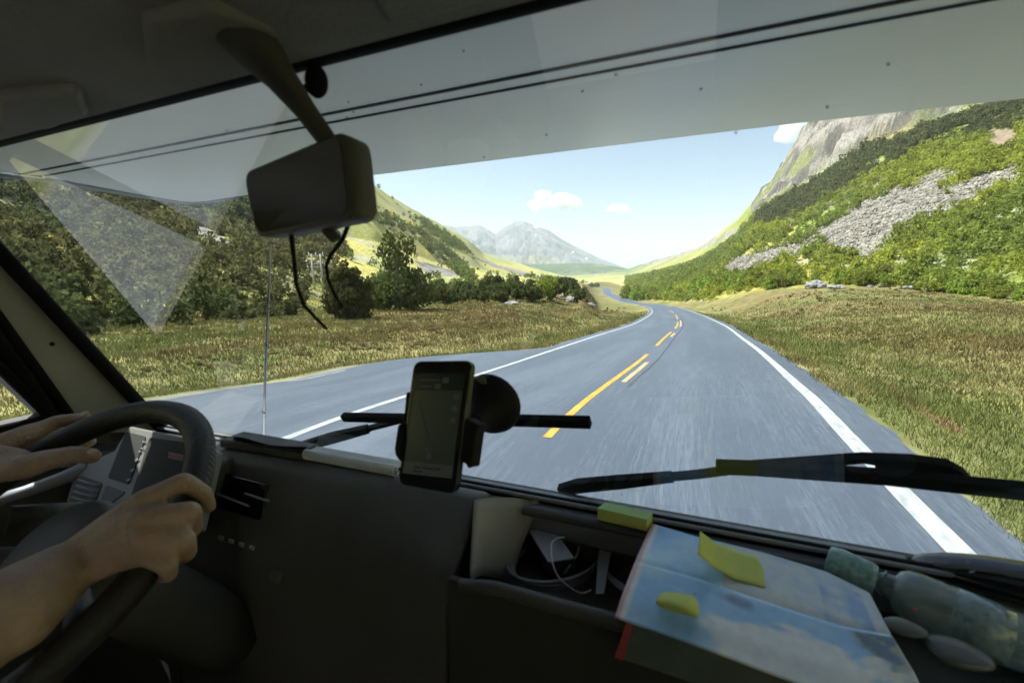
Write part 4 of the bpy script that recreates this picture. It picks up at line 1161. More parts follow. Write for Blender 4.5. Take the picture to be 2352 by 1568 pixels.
csB = [(.60, 1.652), (.572, 1.668), (.548, 1.664), (.525, 1.648), (.462, 1.612), (.446, 1.55), (.40, .92), (.60, .92)]
rings = []
for x_, k_ in ((-.86, 0), (-.52, 0), (-.47, .05), (-.41, .22), (-.35, .6), (-.31, .9), (-.288, 1)):
    rings.append([(x_, a[0] + (b[0] - a[0]) * k_, a[1] + (b[1] - a[1]) * k_) for a, b in zip(csA, csB)])
mb = MB(); mb.loft(rings); sub(mb, "centre_block", "dash_plastic", dash, bevel=.012, seg=3)
mb = MB(); mb.slab([(-.284, .4475, 1.612), (XR, .4475, 1.612), (XR, .40, .92), (-.284, .40, .92)], (0, .008, 0)); sub(mb, "lower_panel", "dark_panel", dash)
mb = MB(); mb.slab([(-1.17, .45, 1.655), (-.861, .50, 1.655), (-.861, .42, 1.45), (-.861, .40, .92), (-1.17, .40, .92), (-1.17, .42, 1.45)], (0, .05, 0)); sub(mb, "lower_panel", "dark_panel", dash)
mb = MB(); mb.slab([(-1.16, .64, 1.645), (-.80, .64, 1.655), (-.80, .50, 1.662), (-1.16, .44, 1.655)], (0, 0, -.12)); sub(mb, "upper_panel", "dash_plastic", dash, bevel=.01)
mb = MB(); mb.tube([W(-60, 1165, .74), W(60, 1128, .77), W(150, 1095, .80), W(200, 1072, .82)], [.010, .010, .011, .012], 10); sub(mb, "side_rail", "pale_grey_plastic", dash, smooth=True)

# instrument cluster: pale frame with dark openings
A_, B_, C_ = W(295, 980, .84), W(424, 1004, .78), W(157, 1151, .775)
nC = norm(np.cross(B_ - A_, C_ - A_))
if np.dot(nC, CAM - A_) < 0: nC = -nC
def cp(px, py, off=0): return on_plane(px, py, A_ + nC * off, nC)
frame_px = [(173, 1076), (188, 1065), (262, 1034), (292, 983), (300, 978), (424, 1003), (452, 1012), (400, 1200), (225, 1186), (150, 1152)]
mb = MB(); mb.slab([cp(*q) for q in frame_px], -nC * .06); clu = sub(mb, "instrument_cluster", "grey_trim", dash, bevel=.005)
for nm_, pts, m_ in [("gauge_window", [(289, 991), (335, 1002), (294, 1112), (247, 1097)], "dark_panel"), ("gauge_window", [(343, 1004), (446, 1018), (420, 1130), (300, 1140)], "dark_panel"),
                     ("air_vent", [(179, 1089), (234, 1108), (211, 1167), (156, 1150)], "black_plastic"), ("switch_panel", [(243, 1113), (287, 1129), (225, 1180), (221, 1177)], "black_plastic")]:
    mb = MB(); mb.slab(ring_face([cp(*q, .002) for q in pts], .006), -nC * .002); o_ = sub(mb, nm_, m_, clu)
mb = MB()
for k in range(4):
    t = (k + .8) / 4.6; a = (179 + (156 - 179) * t + 5, 1089 + (1150 - 1089) * t + 2); b = (234 + (211 - 234) * t - 6, 1108 + (1167 - 1108) * t - 2)
    mb.tube([cp(*a, .004), cp(*b, .004)], .0022, 6)
sub(mb, "vent_slats", "grey_plastic", clu, smooth=True)
mb = MB()
for i, (a, b) in enumerate([(331, 1012), (327, 1027), (321, 1034), (312, 1055), (316, 1052), (306, 1075), (303, 1078), (298, 1098), (294, 1100)]):
    mb.slab([cp(a - 4 + (i % 3), b, .0035), cp(a + 2, b + 1, .0035), cp(a + 1, b + 4, .0035), cp(a - 4 + (i % 2), b + 3, .0035)], -nC * .001)
sub(mb, "warning_symbols", "pale_grey_plastic", clu)
mb = MB(); mb.slab([cp(387, 1037, .0035), cp(420, 1044, .0035), cp(419, 1058, .0035), cp(386, 1051, .0035)], -nC * .001); lb = sub(mb, "label_strip", "pink_label", clu)
mb = MB(); mb.slab([cp(388, 1043.5, .0042), cp(419, 1050.5, .0042), cp(419, 1052, .0042), cp(388, 1045, .0042)], -nC * .001); sub(mb, "label_print", "black_plastic", lb)

# controls and radio on the dark console
def bp_(px, py, off=0): return on_plane(px, py, np.array([0, .485, 1.5475]) + np.array([0, -.907, .419]) * off, (0, -.907, .419))
def console(name, pts, m, par=dash, off=.004, bev=.002):
    mb = MB(); mb.slab([bp_(*q, off) for q in pts], np.array([0, .907, -.419]) * .01); return sub(mb, name, m, par, bevel=bev)
hp = console("heater_panel", [(478, 1078), (612, 1112), (590, 1272), (470, 1232)], "gloss_black", off=.006)
for k in range(4): console("heater_button", [(500 + 24 * k, 1228 + 7.5 * k), (512 + 24 * k, 1232 + 7.5 * k), (510 + 24 * k, 1243 + 7.5 * k), (498 + 24 * k, 1239 + 7.5 * k)], "grey_plastic", hp, .012)
console("heater_slider", [(490, 1128), (570, 1160), (569, 1165), (489, 1133)], "grey_plastic", hp, .009)
console("heater_slider", [(560, 1130), (614, 1148), (613, 1153), (559, 1135)], "grey_plastic", hp, .009)
console("ash_tray", [(440, 1268), (575, 1300), (566, 1345), (432, 1290)], "pillar_trim", off=.006)
rd = console("radio", [(612, 1286), (862, 1356), (838, 1440), (600, 1362)], "black_plastic", off=.004)
console("radio_display", [(745, 1360), (800, 1375), (795, 1392), (740, 1377)], "gloss_black", rd, .008)
p = bp_(645, 1322, .006); mb = MB(); mb.lathe(p, (0, -.907, .419), [(0, .011), (.012, .010), (.013, .0085), (.013, .001)], 20); sub(mb, "radio_knob", "black_plastic", rd, smooth=True)
for k in range(6): console("radio_button", [(662 + 15.5 * k, 1354 + 6 * k), (673 + 15.5 * k, 1358 + 6 * k), (672 + 15.5 * k, 1363 + 6 * k), (661 + 15.5 * k, 1359 + 6 * k)], "grey_plastic", rd, .010)
console("radio_button", [(808, 1408), (838, 1416), (837, 1422), (807, 1414)], "grey_plastic", rd, .010)

# steering wheel
WC = np.array([-.70, .228, 1.70]); TAU = radians(56)
VX = np.array([1., 0, 0]); VV = np.array([0, sin(TAU), cos(TAU)]); VN = np.cross(VX, VV)
def rim(deg, r=.19, off=0): a = radians(deg); return WC + r * (cos(a) * VX + sin(a) * VV) + VN * off
mb = MB(); rings = []
for k in range(97):
    a = radians(k * 360 / 96); c = WC + .19 * (cos(a) * VX + sin(a) * VV); e1 = cos(a) * VX + sin(a) * VV
    rings.append([c + .0165 * (cos(q) * e1 + sin(q) * VN) for q in np.linspace(0, 2 * pi, 16, endpoint=False)])
mb.loft(rings, False); sw = sub(mb, "steering_wheel", "wheel_leather", smooth=True)
mb = MB(); mb.lathe(WC - VN * .055, VN, [(0, .03), (.004, .062), (.026, .068), (.036, .060), (.04, .03), (.04, .001)], 28); sub(mb, "hub", "black_plastic", sw, smooth=True)
for dg in (-100, -80, 196, -16):
    mb = MB(); mb.tube([rim(dg, .05, -.03), rim(dg, .12, -.02), rim(dg, .182, 0)], [.014, .012, .011], 8, flat=.6); sub(mb, "spoke", "black_plastic", sw, smooth=True)
mb = MB()
for k in range(34):
    a = 12 + k * 2.3; e1 = norm(rim(a) - WC)
    q = [rim(a + j * .45, .19 + .0167 * cos(b), .0167 * sin(b)) for j, b in ((-1, -.25), (0, 0), (1, .25))]
    mb.tube(q, .0007, 4)
sub(mb, "stitching", "grey_plastic", sw)
mb = MB(); mb.lathe(WC - VN * .06, -VN, [(0, .035), (.05, .05), (.22, .055), (.3, .05)], 20); sub(mb, "steering_column", "dark_panel", smooth=True)
mb = MB(); mb.tube([W(20, 1195, .62), W(120, 1188, .65), W(170, 1183, .665)], [.020, .020, .019], 14); st = sub(mb, "column_stalk", "black_plastic", smooth=True)
mb = MB(); mb.tube([W(170, 1183, .665), W(186, 1181, .67), W(197, 1180, .674)], [.019, .018, .013], 14); sub(mb, "stalk_cap", "grey_plastic", st, smooth=True)

# outside: aerial and two wipers
mb = MB(); aer = [(605, 1040), (606, 985), (608, 900), (612, 790), (616, 690), (622, 560)]
P = [wp(a, b, .11) for a, b in aer]; mb.tube(P, [.0034, .003, .0026, .0022, .0018, .0012], 6)
for a, b in [(606, 945), (612, 790), (616, 690)]: p = wp(a, b, .11); mb.tube([p - np.array([0, 0, .004]), p + np.array([0, 0, .004])], .0038, 6)
sub(mb, "aerial", "steel", smooth=True)
def bar(mb, pts, off=.035):
    P = [wp(a, b, off) for a, b, _ in pts]; r = [w / FPX * float((p - CAM) @ F) / 2 for p, (_, _, w) in zip(P, pts)]
    t = P[-1] - P[0]; L_, R_ = [], []
    for p, q in zip(P, r):
        s_ = norm(np.cross(t, WN)); L_.append(p + s_ * q); R_.append(p - s_ * q)
    mb.slab(L_ + R_[::-1], WN * .012)
wip = empty("wiper", wp(900, 1000, .03)); wip.parent = van; wip.location = tuple(wp(900, 1000, .03) - WLOC["camper_van"])
mb = MB(); bar(mb, [(784, 963, 18), (930, 967, 20), (1140, 971, 24), (1354, 977, 26)], .03); sub(mb, "wiper_blade", "rubber", wip, bevel=.0015)
mb = MB(); bar(mb, [(690, 1030, 22), (760, 1010, 26), (842, 990, 18)], .045); bar(mb, [(838, 990, 9), (935, 966, 9)], .047); sub(mb, "wiper_arm", "seam_black", wip, bevel=.001)
wip2 = empty("wiper", wp(1600, 1100, .03)); wip2.parent = van; wip2.location = tuple(wp(1600, 1100, .03) - WLOC["camper_van"])
mb = MB(); bar(mb, [(1644, 1080, 33), (1740, 1084, 33), (2040, 1105, 36), (2352, 1138, 42), (2700, 1180, 46)], .03); sub(mb, "wiper_blade", "rubber", wip2, bevel=.0015)
mb = MB(); bar(mb, [(1285, 1132, 26), (1330, 1122, 34), (1420, 1114, 32), (1545, 1102, 20)], .045); bar(mb, [(1540, 1102, 12), (1600, 1097, 12), (1700, 1084, 14)], .047); sub(mb, "wiper_arm", "seam_black", wip2, bevel=.001)
mb = MB(); mb.slab([wp(a, b, .046) for a, b in [(1720, 1072), (1985, 1055), (2100, 1060), (2185, 1072), (2222, 1092), (2240, 1112), (2018, 1096), (2012, 1080), (2020, 1072), (1985, 1066), (1800, 1082)]], WN * .012); sub(mb, "blade_carrier", "rubber", wip2, bevel=.0015)

# seats (behind and beside the eye)
for nm_, cx in (("driver_seat", -.70), ("passenger_seat", .22)):
    mb = MB(); mb.box((cx, -.30, 1.30), (.44, .46, .14)); s0 = sub(mb, nm_, "shirt", bevel=.04, seg=3)
    mb = MB(); mb.box((cx, -.62, 1.66), (.44, .13, .64), [(1, 0, 0), (0, .97, .24), (0, -.24, .97)]); sub(mb, "backrest", "shirt", s0, bevel=.04, seg=3)
    mb = MB(); mb.box((cx, -.30, 1.06), (.36, .36, .34)); sub(mb, "seat_base", "black_plastic", s0)

# ================================================================== loose things
# telephone in a windscreen holder
ph = [W(950, 829, .515), W(1085, 827, .478), W(1045, 1136, .470), W(913, 1112, .505)]
pc = sum(ph) / 4; pn = norm(np.cross(ph[1] - ph[0], ph[3] - ph[0]))
if np.dot(pn, CAM - pc) < 0: pn = -pn
def pp(px, py, off=0): return on_plane(px, py, pc + pn * off, pn)
ph = [pp(950, 829), pp(1085, 827), pp(1046, 1136), pp(913, 1112)]
phone = empty("smartphone", pc); tag(phone, "black smartphone showing a dim route map, held upright by the windscreen", "smartphone")
mb = MB(); og = np.array(ring_face(ph, .011)); mb.slab(og, -pn * .009); body = mb.build("body", "gloss_black", phone, bevel=.0018)
def emit_mat(name, col, s): mat(name, col, .25, .5, var=.06, emit=(col, s))
emit_mat("map_land", (.03, .04, .03), .05); emit_mat("map_bar", (.008, .014, .012), .05); emit_mat("map_card", (.06, .068, .06), .05); emit_mat("map_ink", (.02, .022, .03), .05); emit_mat("map_icon", (.06, .068, .062), .04)
mb = MB(); mb.slab([pp(958, 857, .0006), pp(1067, 857, .0006), pp(1037, 1098, .0006), pp(924, 1086, .0006)], -pn * .0004); scr = mb.build("screen", "map_land", phone)
def on_screen(name, poly, m, off=.0011):
    mb = MB(); mb.slab([pp(*q, off) for q in poly], -pn * .0004); return mb.build(name, m, scr)
on_screen("title_bar", [(958, 857), (1067, 857), (1062, 897), (953, 896)], "map_bar")
on_screen("bottom_card", [(930, 1058), (1041, 1069), (1037, 1098), (924, 1086)], "map_card")
on_screen("route_line", [(961, 920), (964, 920), (985, 1006), (982, 1007)], "map_ink")
for a, b in ((1048, 911), (1044, 938), (1040, 965), (986, 1034), (985, 1048)):
    on_screen("map_button", [(a + 6.5 * cos(q), b + 7 * sin(q)) for q in np.linspace(0, 2 * pi, 14, endpoint=False)], "map_icon", .0013)
on_screen("position_arrow", [(986, 1028), (990, 1039), (986, 1036), (982, 1038)], "map_ink", .0018)
on_screen("road_shield", [(1017, 867), (1031, 867), (1030, 879), (1016, 879)], "map_icon", .0018)
on_screen("road_shield", [(999, 881), (1013, 882), (1012, 893), (998, 892)], "map_icon", .0018)
for a, b, w_ in ((966, 871, 44), (966, 886, 26)): on_screen("title_text", [(a, b), (a + w_, b), (a + w_, b + 3), (a, b + 3)], "map_icon", .0016)
for a, b, w_ in ((950, 1070, 16), (970, 1072, 24), (997, 1074, 15), (948, 1079, 22)): on_screen("card_text", [(a, b), (a + w_, b + w_ * .09), (a + w_ - .6, b + w_ * .09 + 4), (a - .6, b + 4)], "map_ink", .0016)
hold = empty("phone_holder", pc - pn * .02); tag(hold, "black suction cup holder gripping the smartphone against the windscreen", "phone holder")
def pps(name, poly, d0, d1, bev=.002):
    mb = MB(); mb.slab([pp(*q, d1) for q in poly], pn * (d0 - d1)); return mb.build(name, "seam_black", hold, bevel=bev)
pps("clamp_jaw", [(925, 970), (913, 975), (905, 1030), (907, 1045), (917, 1060), (925, 1058)], -.020, .004)
pps("clamp_jaw", [(1068, 960), (1098, 975), (1091, 1000), (1081, 1074), (1072, 1075), (1070, 1066), (1057, 1060)], -.018, .001)
pps("back_plate", [(932, 900), (1070, 900), (1062, 1062), (918, 1060)], -.022, -.0095)
sc_ = wp(1128, 925, -.001); ax_ = norm(W(1060, 935, .50) - sc_)
mb = MB(); rad = .041
for_prof = [(0, rad * 1.0), (.004, rad * 1.02), (.012, rad * .93), (.024, rad * .70), (.036, rad * .45), (.055, rad * .34), (.075, rad * .34)]
mb.lathe(sc_, ax_ * .45 - WN * .55, for_prof, 28); mb.build("suction_cup", "seam_black", hold, True)
mb = MB(); mb.tube([sc_ - WN * .035 + ax_ * .02, W(1075, 985, .515), W(1040, 985, .512)], [.013, .012, .012], 12); mb.build("holder_arm", "gloss_black", hold, True)
mb = MB(); mb.slab([wp(1092, 866, -.004), wp(1104, 861, -.004), wp(1116, 866, -.004), wp(1118, 882, -.004), wp(1106, 880, -.004)], -WN * .002); mb.build("release_tab", "grey_plastic", hold)

# spiral notebook lying on the dash against the glass
nb = empty("spiral_notebook", (-.65, .59, 1.668)); tag(nb, "black spiral bound notebook with white coil lying under the windscreen", "notebook")
mb = MB(); mb.slab([(-.850, .560, 1.672), (-.462, .572, 1.672), (-.462, .602, 1.672), (-.850, .600, 1.672)], (0, 0, .007)); mb.build("pages", "pages", nb)
mb = MB(); mb.slab([(-.856, .556, 1.6795), (-.655, .568, 1.6795), (-.655, .604, 1.6795), (-.856, .604, 1.6795)], (0, 0, .003)); mb.slab([(-.856, .553, 1.668), (-.655, .562, 1.668), (-.655, .604, 1.668), (-.856, .604, 1.668)], (0, 0, .0125)); mb.build("cover", "black_plastic", nb, bevel=.001)
mb = MB(); P = []
for i in range(46 * 10): a = i / 10 * 2 * pi; t = i / 460; P.append((-.652 + .195 * t, .570 + .006 * t + .0075 * cos(a), 1.6765 - .004 * t + .0085 * sin(a)))
mb.tube(P, .0013, 5); mb.build("spiral_binding", "white_plastic", nb, True)
mb = MB(); mb.tube([(-.652, .570, 1.676), (-.457, .576, 1.6725)], .0062, 10); mb.build("coil_core", "pale_grey_plastic", nb, True)
mb = MB(); mb.grid([[wp(a, b, -o1) for o1 in (.006, .03)] for a, b in [(536, 1002), (560, 1005), (590, 1014), (620, 1022), (660, 1025), (705, 1026)]]); mb.build("cover_flap", "black_plastic", nb, True, solid=.0012)

# pale charger brick and cables in the tray
def zz(pts, z): return [at_z(a, b, z if np.isscalar(z) else z[i]) for i, (a, b) in enumerate(pts)]
top = zz([(1213, 1217), (1270, 1211), (1322, 1283), (1259, 1293)], [1.612, 1.615, 1.600, 1.597])
ch = empty("power_adapter", sum(top) / 4); tag(ch, "black power adapter with pale blue top lying in the open tray", "power adapter")
nT = norm(np.cross(top[1] - top[0], top[3] - top[0])); nT = nT if nT[2] > 0 else -nT
mb = MB(); mb.slab(ring_face(top, .003), -nT * .028); mb.build("case", "black_plastic", ch, bevel=.001)
mat("pale_blue", (.50, .55, .68), .45, .4, var=.08, scale=60)
c_ = sum(top) / 4; mb = MB(); mb.slab(ring_face([c_ + (q - c_) * .95 + nT * .001 for q in top], .003), -nT * .001); mb.build("top_plate", "pale_blue", ch)
def wire(name, pts, z, r, m, label, cat="cable", group=None, closed=False):
    P = np.array([at_z(a, b, q) for (a, b), q in zip(pts, z)])
    t = np.linspace(0, len(P) - 1, len(P) * 7); i = np.clip(np.floor(t).astype(int), 0, len(P) - 2); f = (t - i)[:, None]
    p0 = P[np.clip(i - 1, 0, len(P) - 1)]; p1 = P[i]; p2 = P[i + 1]; p3 = P[np.clip(i + 2, 0, len(P) - 1)]
    Q = .5 * (2 * p1 + (p2 - p0) * f + (2 * p0 - 5 * p1 + 4 * p2 - p3) * f ** 2 + (3 * p1 - p0 - 3 * p2 + p3) * f ** 3)
    mb = MB(); mb.tube(Q, r, 7); o = mb.build(name, m, None, True, loc=Q[0]); return tag(o, label, cat, group)
coil = []
for k in range(3):
    for a in np.linspace(0, 2 * pi, 12, endpoint=False): coil.append((1270 + (104 - 5 * k) * cos(a) + 2 * k, 1288 + (48 + 4 * k) * sin(a) + 4 * k + 10 * cos(a) * -1))
wire("charging_cable", coil, [1.570 + .010 * (1 + sin(i * .5)) * (1 - i / 60) for i in range(len(coil))], .0026, "grey_plastic", "grey cable wound in loose rings around the power adapter")
wire("thin_wire", [(1296, 1234), (1282, 1234), (1268, 1245), (1266, 1262), (1270, 1295), (1283, 1324), (1308, 1347), (1335, 1361), (1357, 1354)], [1.618, 1.622, 1.622, 1.618, 1.61, 1.595, 1.585, 1.575, 1.572], .0011, "white_plastic", "thin pale wire bent across the power adapter")
wire("headphone_lead", [(1320, 1240), (1330, 1252), (1326, 1270), (1310, 1295), (1295, 1318)], [1.60, 1.60, 1.598, 1.59, 1.58], .0017, "pale_grey_plastic", "short pale plug lead lying beside the power adapter")
wire("black_cord", [(1222, 1213), (1214, 1196), (1232, 1178), (1256, 1167), (1276, 1180), (1284, 1205), (1290, 1225)], [1.61, 1.625, 1.636, 1.64, 1.635, 1.62, 1.60], .0014, "seam_black", "black cord looping up against the back of the tray")
# folded sunglasses
def z4(l): return [(1133 + a * .17577, 1133 + b * .17577) for a, b in l]
sg_ = empty("sunglasses", at_z(1385, 1290, 1.585)); tag(sg_, "pale grey sunglasses lying with one arm up in the open tray", "sunglasses")
tp = z4([(1700, 450), (1740, 490), (1600, 570), (1525, 650), (1538, 760), (1505, 930), (1448, 1310), (1335, 1310), (1360, 900), (1380, 760), (1425, 630), (1500, 535)])
P = [at_z(a, b, 1.612 - .026 * (b - 1212) / 155) for a, b in tp]; mb = MB(); mb.slab(P, (0, .004, -.003)); mb.build("temple_arm", "pale_grey_plastic", sg_, bevel=.0008)
tp = z4([(1490, 1000), (1560, 1080), (1730, 1190), (1720, 1290), (1600, 1210), (1500, 1110)]); mb = MB(); mb.slab([at_z(a, b, 1.585) for a, b in tp], (0, .002, -.003)); mb.build("temple_arm", "pale_grey_plastic", sg_, bevel=.0008)
tp = z4([(1530, 640), (1640, 630), (1720, 720), (1750, 820), (1720, 920), (1640, 965), (1500, 970), (1540, 820)]); mb = MB(); mb.slab([at_z(a, b, 1.580) for a, b in tp], (0, .001, -.002)); mb.build("lens", "gloss_black", sg_)

# pad of sticky notes on the ledge
pt = [at_z(1372, 1169, 1.672), at_z(1384, 1157, 1.672), at_z(1498, 1179, 1.672), at_z(1486, 1194, 1.672)]
pt = [np.array([-.122, .578, 1.668]), np.array([-.120, .634, 1.668]), np.array([-.046, .634, 1.668]), np.array([-.046, .578, 1.668])]
pt = [at_z(1372, 1168, 1.668), at_z(1390, 1155, 1.668), at_z(1499, 1179, 1.668), at_z(1486, 1194, 1.668)]
pad = empty("sticky_pad", sum(pt) / 4); tag(pad, "thick green pad of sticky notes on the ledge under the windscreen", "sticky notes")
mb = MB(); mb.slab(pt, (0, 0, -.016)); mb.build("sheets", "paper_yellow", pad, bevel=.0006)
mb = MB(); mb.slab([p + np.array([0, 0, .0012]) for p in pt], (0, 0, -.0008)); mb.build("top_sheet", "paper_green", pad)

# glossy folded travel brochure across the tray
def brochure_mat():
    m = bpy.data.materials.new("brochure_print"); m.use_nodes = True
    nt = m.node_tree; b = nt.nodes["Principled BSDF"]; L = nt.links
    at = nt.nodes.new("ShaderNodeAttribute"); at.attribute_name = "Col"
    tc = nt.nodes.new("ShaderNodeTexCoord"); no = nt.nodes.new("ShaderNodeTexNoise"); no.inputs["Scale"].default_value = 90; no.inputs["Detail"].default_value = 4
    L.new(tc.outputs["Object"], no.inputs["Vector"])
    mr = nt.nodes.new("ShaderNodeMapRange"); mr.inputs[3].default_value = .85; mr.inputs[4].default_value = 1.15; L.new(no.outputs[0], mr.inputs[0])
    cb = nt.nodes.new("ShaderNodeCombineColor"); [L.new(mr.outputs[0], cb.inputs[i]) for i in range(3)]
    mx = nt.nodes.new("ShaderNodeMix"); mx.data_type = 'RGBA'; mx.blend_type = 'MULTIPLY'; mx.inputs[0].default_value = 1
    L.new(at.outputs[0], mx.inputs[6]); L.new(cb.outputs[0], mx.inputs[7]); L.new(mx.outputs[2], b.inputs["Base Color"])
    b.inputs["Roughness"].default_value = .22; b.inputs["Specular IOR Level"].default_value = .6
    MATS["brochure_print"] = m
brochure_mat()
rows = [([(1497, 1206), (1600, 1236), (1750, 1272), (1900, 1318), (1996, 1366)], 1.6535), ([(1459, 1291), (1600, 1330), (1760, 1385), (1930, 1440), (2046, 1462)], 1.6515), ([(1413, 1412), (1560, 1462), (1740, 1530), (1960, 1610), (2118, 1582)], 1.640)]
NB, NR = 90, 70
def row_pt(r, t):
    P, z = rows[r]; i = min(int(t * 4), 3); f = t * 4 - i
    a = P[i][0] + (P[i + 1][0] - P[i][0]) * f; b = P[i][1] + (P[i + 1][1] - P[i][1]) * f
    return at_z(a, b, z)
G = np.zeros((NR, NB, 3)); UVg = np.zeros((NR, NB, 2))
for j in range(NB):
    t = j / (NB - 1); a, b, c = row_pt(0, t), row_pt(1, t), row_pt(2, t)
    for i in range(NR):
        s_ = i / (NR - 1)
        q = a + (b - a) * (s_ / .42) if s_ < .42 else b + (c - b) * ((s_ - .42) / .58)
        q = q.copy(); q[2] -= .0015 * math.exp(-((s_ - .42) / .02) ** 2); q[2] -= .006 * sstep(.8, 1, s_) * .6
        G[i, j] = q; UVg[i, j] = (t, s_)
br = empty("travel_brochure", G[NR // 2, NB // 2]); tag(br, "glossy folded brochure with a blue sky picture lying across the tray", "brochure")
off_ = WLOC[br.name]; V = (G.reshape(-1, 3) - off_)
u, s_ = UVg[..., 0].ravel(), UVg[..., 1].ravel()
n1 = fbm(u * 5, s_ * 5, 5, 401); n2 = fbm(u * 14, s_ * 10, 4, 405)
col = mixc(np.tile(C(.36, .63, .97), (len(u), 1)), np.tile(C(.58, .80, .99), (len(u), 1)), sstep(-.2, .2, n1))
upper = s_ < .42
col = mixc(col, np.tile(C(.80, .84, .86), (len(u), 1)), sstep(.0, .16, n2 + .25 * (u > .34) - .12) * (upper & (u > .32)) * .9)
col = mixc(col, np.tile(C(.60, .62, .58), (len(u), 1)), (upper & (u > .34)) * .7)
col = mixc(col, np.tile(C(.30, .46, .72), (len(u), 1)), (upper & (u > .70) & (u < .93) & (s_ > .08)) * sstep(-.1, .1, n1 + .08))
cloud_k = sstep(-.05, .10, .42 - np.hypot((u - .66) / .30, (s_ - .88) / .30) * .42 + n1 * .9 + n2 * .3)
col = mixc(col, np.tile(C(.90, .92, .94), (len(u), 1)), cloud_k * (~upper))
col = mixc(col, np.tile(C(.16, .23, .40), (len(u), 1)), sstep(.02, .10, .09 - np.hypot((u - .40) / .09, (s_ - .52) / .07) * .09 + n2 * .12) * .75)
hill = sstep(0, .06, u - .70 - .20 * (s_ - .42) / .58 + n1 * .28) * (s_ > .46)
col = mixc(col, mixc(np.tile(C(.14, .20, .30), (len(u), 1)), np.tile(C(.42, .43, .36), (len(u), 1)), sstep(-.05, .12, n2)), hill * .9 * (1 - cloud_k * .8))
col = mixc(col, np.tile(C(.85, .82, .83), (len(u), 1)), (u < .035) * 1.0)
col = mixc(col, np.tile(C(.70, .40, .42), (len(u), 1)), (u < .014) * 1.0)
q = np.arange(NR * NB).reshape(NR, NB); q = np.stack([q[:-1, :-1], q[:-1, 1:], q[1:, 1:], q[1:, :-1]], -1).reshape(-1, 4)
o = raw_mesh("cover", V, q, "brochure_print", col, True); o.parent = br; md = o.modifiers.new("thick", 'SOLIDIFY'); md.thickness = .003; md.offset = -1
# guide book hanging over the lip under it
fp = [at_y(1440, 1428, .430), at_y(1413, 1508, .425), at_y(1700, 1606, .425), at_y(2030, 1720, .425), at_y(2030, 1626, .430), at_y(1740, 1534, .430)]
gb = empty("guide_book", fp[1]); tag(gb, "dark green book with a red spine tucked under the brochure", "book")
mb = MB(); mb.slab(fp, (0, .0085, 0)); mb.build("cover", "booklet", gb, bevel=.001)
mb = MB(); mb.slab([at_y(1440, 1427, .4285), at_y(1412, 1509, .4235), at_y(1432, 1516, .4235), at_y(1453, 1432, .4285)], (0, .004, 0)); mb.build("spine", "red_cover", gb)

# sticky note curling off the brochure
top_px = [(1608, 1219), (1643, 1246), (1690, 1264), (1749, 1281)]; bot_px = [(1603, 1273), (1640, 1303), (1688, 1329), (1759, 1348)]
zs = [1.690, 1.668, 1.658, 1.6555]
G = []
for k in np.linspace(0, 3, 16):
    i = min(int(k), 2); f = k - i; f2 = f
    a = [top_px[i][c] + (top_px[i + 1][c] - top_px[i][c]) * f2 for c in (0, 1)]; b = [bot_px[i][c] + (bot_px[i + 1][c] - bot_px[i][c]) * f2 for c in (0, 1)]
    z = np.interp(k, [0, 1, 2, 3], zs)
    p0, p1 = at_z(*a, z), at_z(*b, z); G.append([p0 + (p1 - p0) * t for t in np.linspace(0, 1, 8)])
mb = MB(); mb.grid(G); o = mb.build("sticky_note", "paper_yellow", None, True, loc=G[8][4], solid=.0006); tag(o, "flat yellow sticky note curling up from the glossy brochure", "sticky note")
# crumpled sticky note
cp_ = [[(1518, 1358), (1545, 1357), (1572, 1362), (1594, 1366), (1604, 1380)], [(1508, 1372), (1536, 1376), (1566, 1384), (1592, 1390), (1607, 1396)], [(1504, 1384), (1528, 1388), (1556, 1398), (1582, 1408), (1604, 1419)]]
zc_ = [[1.655, 1.659, 1.661, 1.660, 1.656], [1.660, 1.668, 1.670, 1.668, 1.660], [1.658, 1.664, 1.668, 1.664, 1.658]]
G = [[at_z(*cp_[i][j], zc_[i][j]) for j in range(5)] for i in range(3)]
G.append([at_z(a, b, z) for (a, b), z in zip([(1508, 1390), (1532, 1402), (1560, 1408), (1584, 1414), (1600, 1420)], [1.651, 1.651, 1.651, 1.651, 1.651])])
mb = MB(); mb.grid(G); mb.grid([[at_z(1592, 1366, 1.660), at_z(1598, 1366, 1.660)], [at_z(1594, 1359, 1.666), at_z(1600, 1360, 1.667)]])
o = mb.build("sticky_note", "paper_yellow", None, True, loc=G[1][2], solid=.0006); tag(o, "crumpled yellow sticky note lying on the near half of the brochure", "sticky note")
md = o.modifiers.new("soft", 'SUBSURF'); md.levels = 2; md.render_levels = 2

# clear drink bottle
b0, b1 = W(1897, 1284, .535), W(2420, 1508, .425); bx = norm(b1 - b0); BL = np.linalg.norm(b1 - b0)
bot = empty("water_bottle", b0 + bx * BL * .5); tag(bot, "clear plastic water bottle lying on the dash against the windscreen", "bottle")
mb = MB(); mb.lathe(b0, bx, [(0, .010), (.002, .0165), (.012, .0185), (.040, .0180), (.046, .0165), (.047, .008)], 28); mb.build("cap", "bottle_cap", bot, True)
s1 = .047
mb = MB(); mb.lathe(b0 + bx * s1, bx, [(0, .011), (.004, .0125), (.006, .0155), (.008, .0125), (.014, .0130), (.017, .020), (.024, .0245), (.034, .0262), (.050, .0268), (.055, .0258), (.060, .0268), (.110, .0272), (.116, .0245), (.124, .0270), (.150, .0272), (.158, .0240), (.166, .0270), (.24, .0270)], 36); mb.build("body", "bottle_plastic", bot, True)
mb = MB(); mb.lathe(b0 + bx * (s1 + .062), bx, [(0, .0273), (.040, .0277)], 36); mb.build("label_band", "bottle_plastic", bot, True)
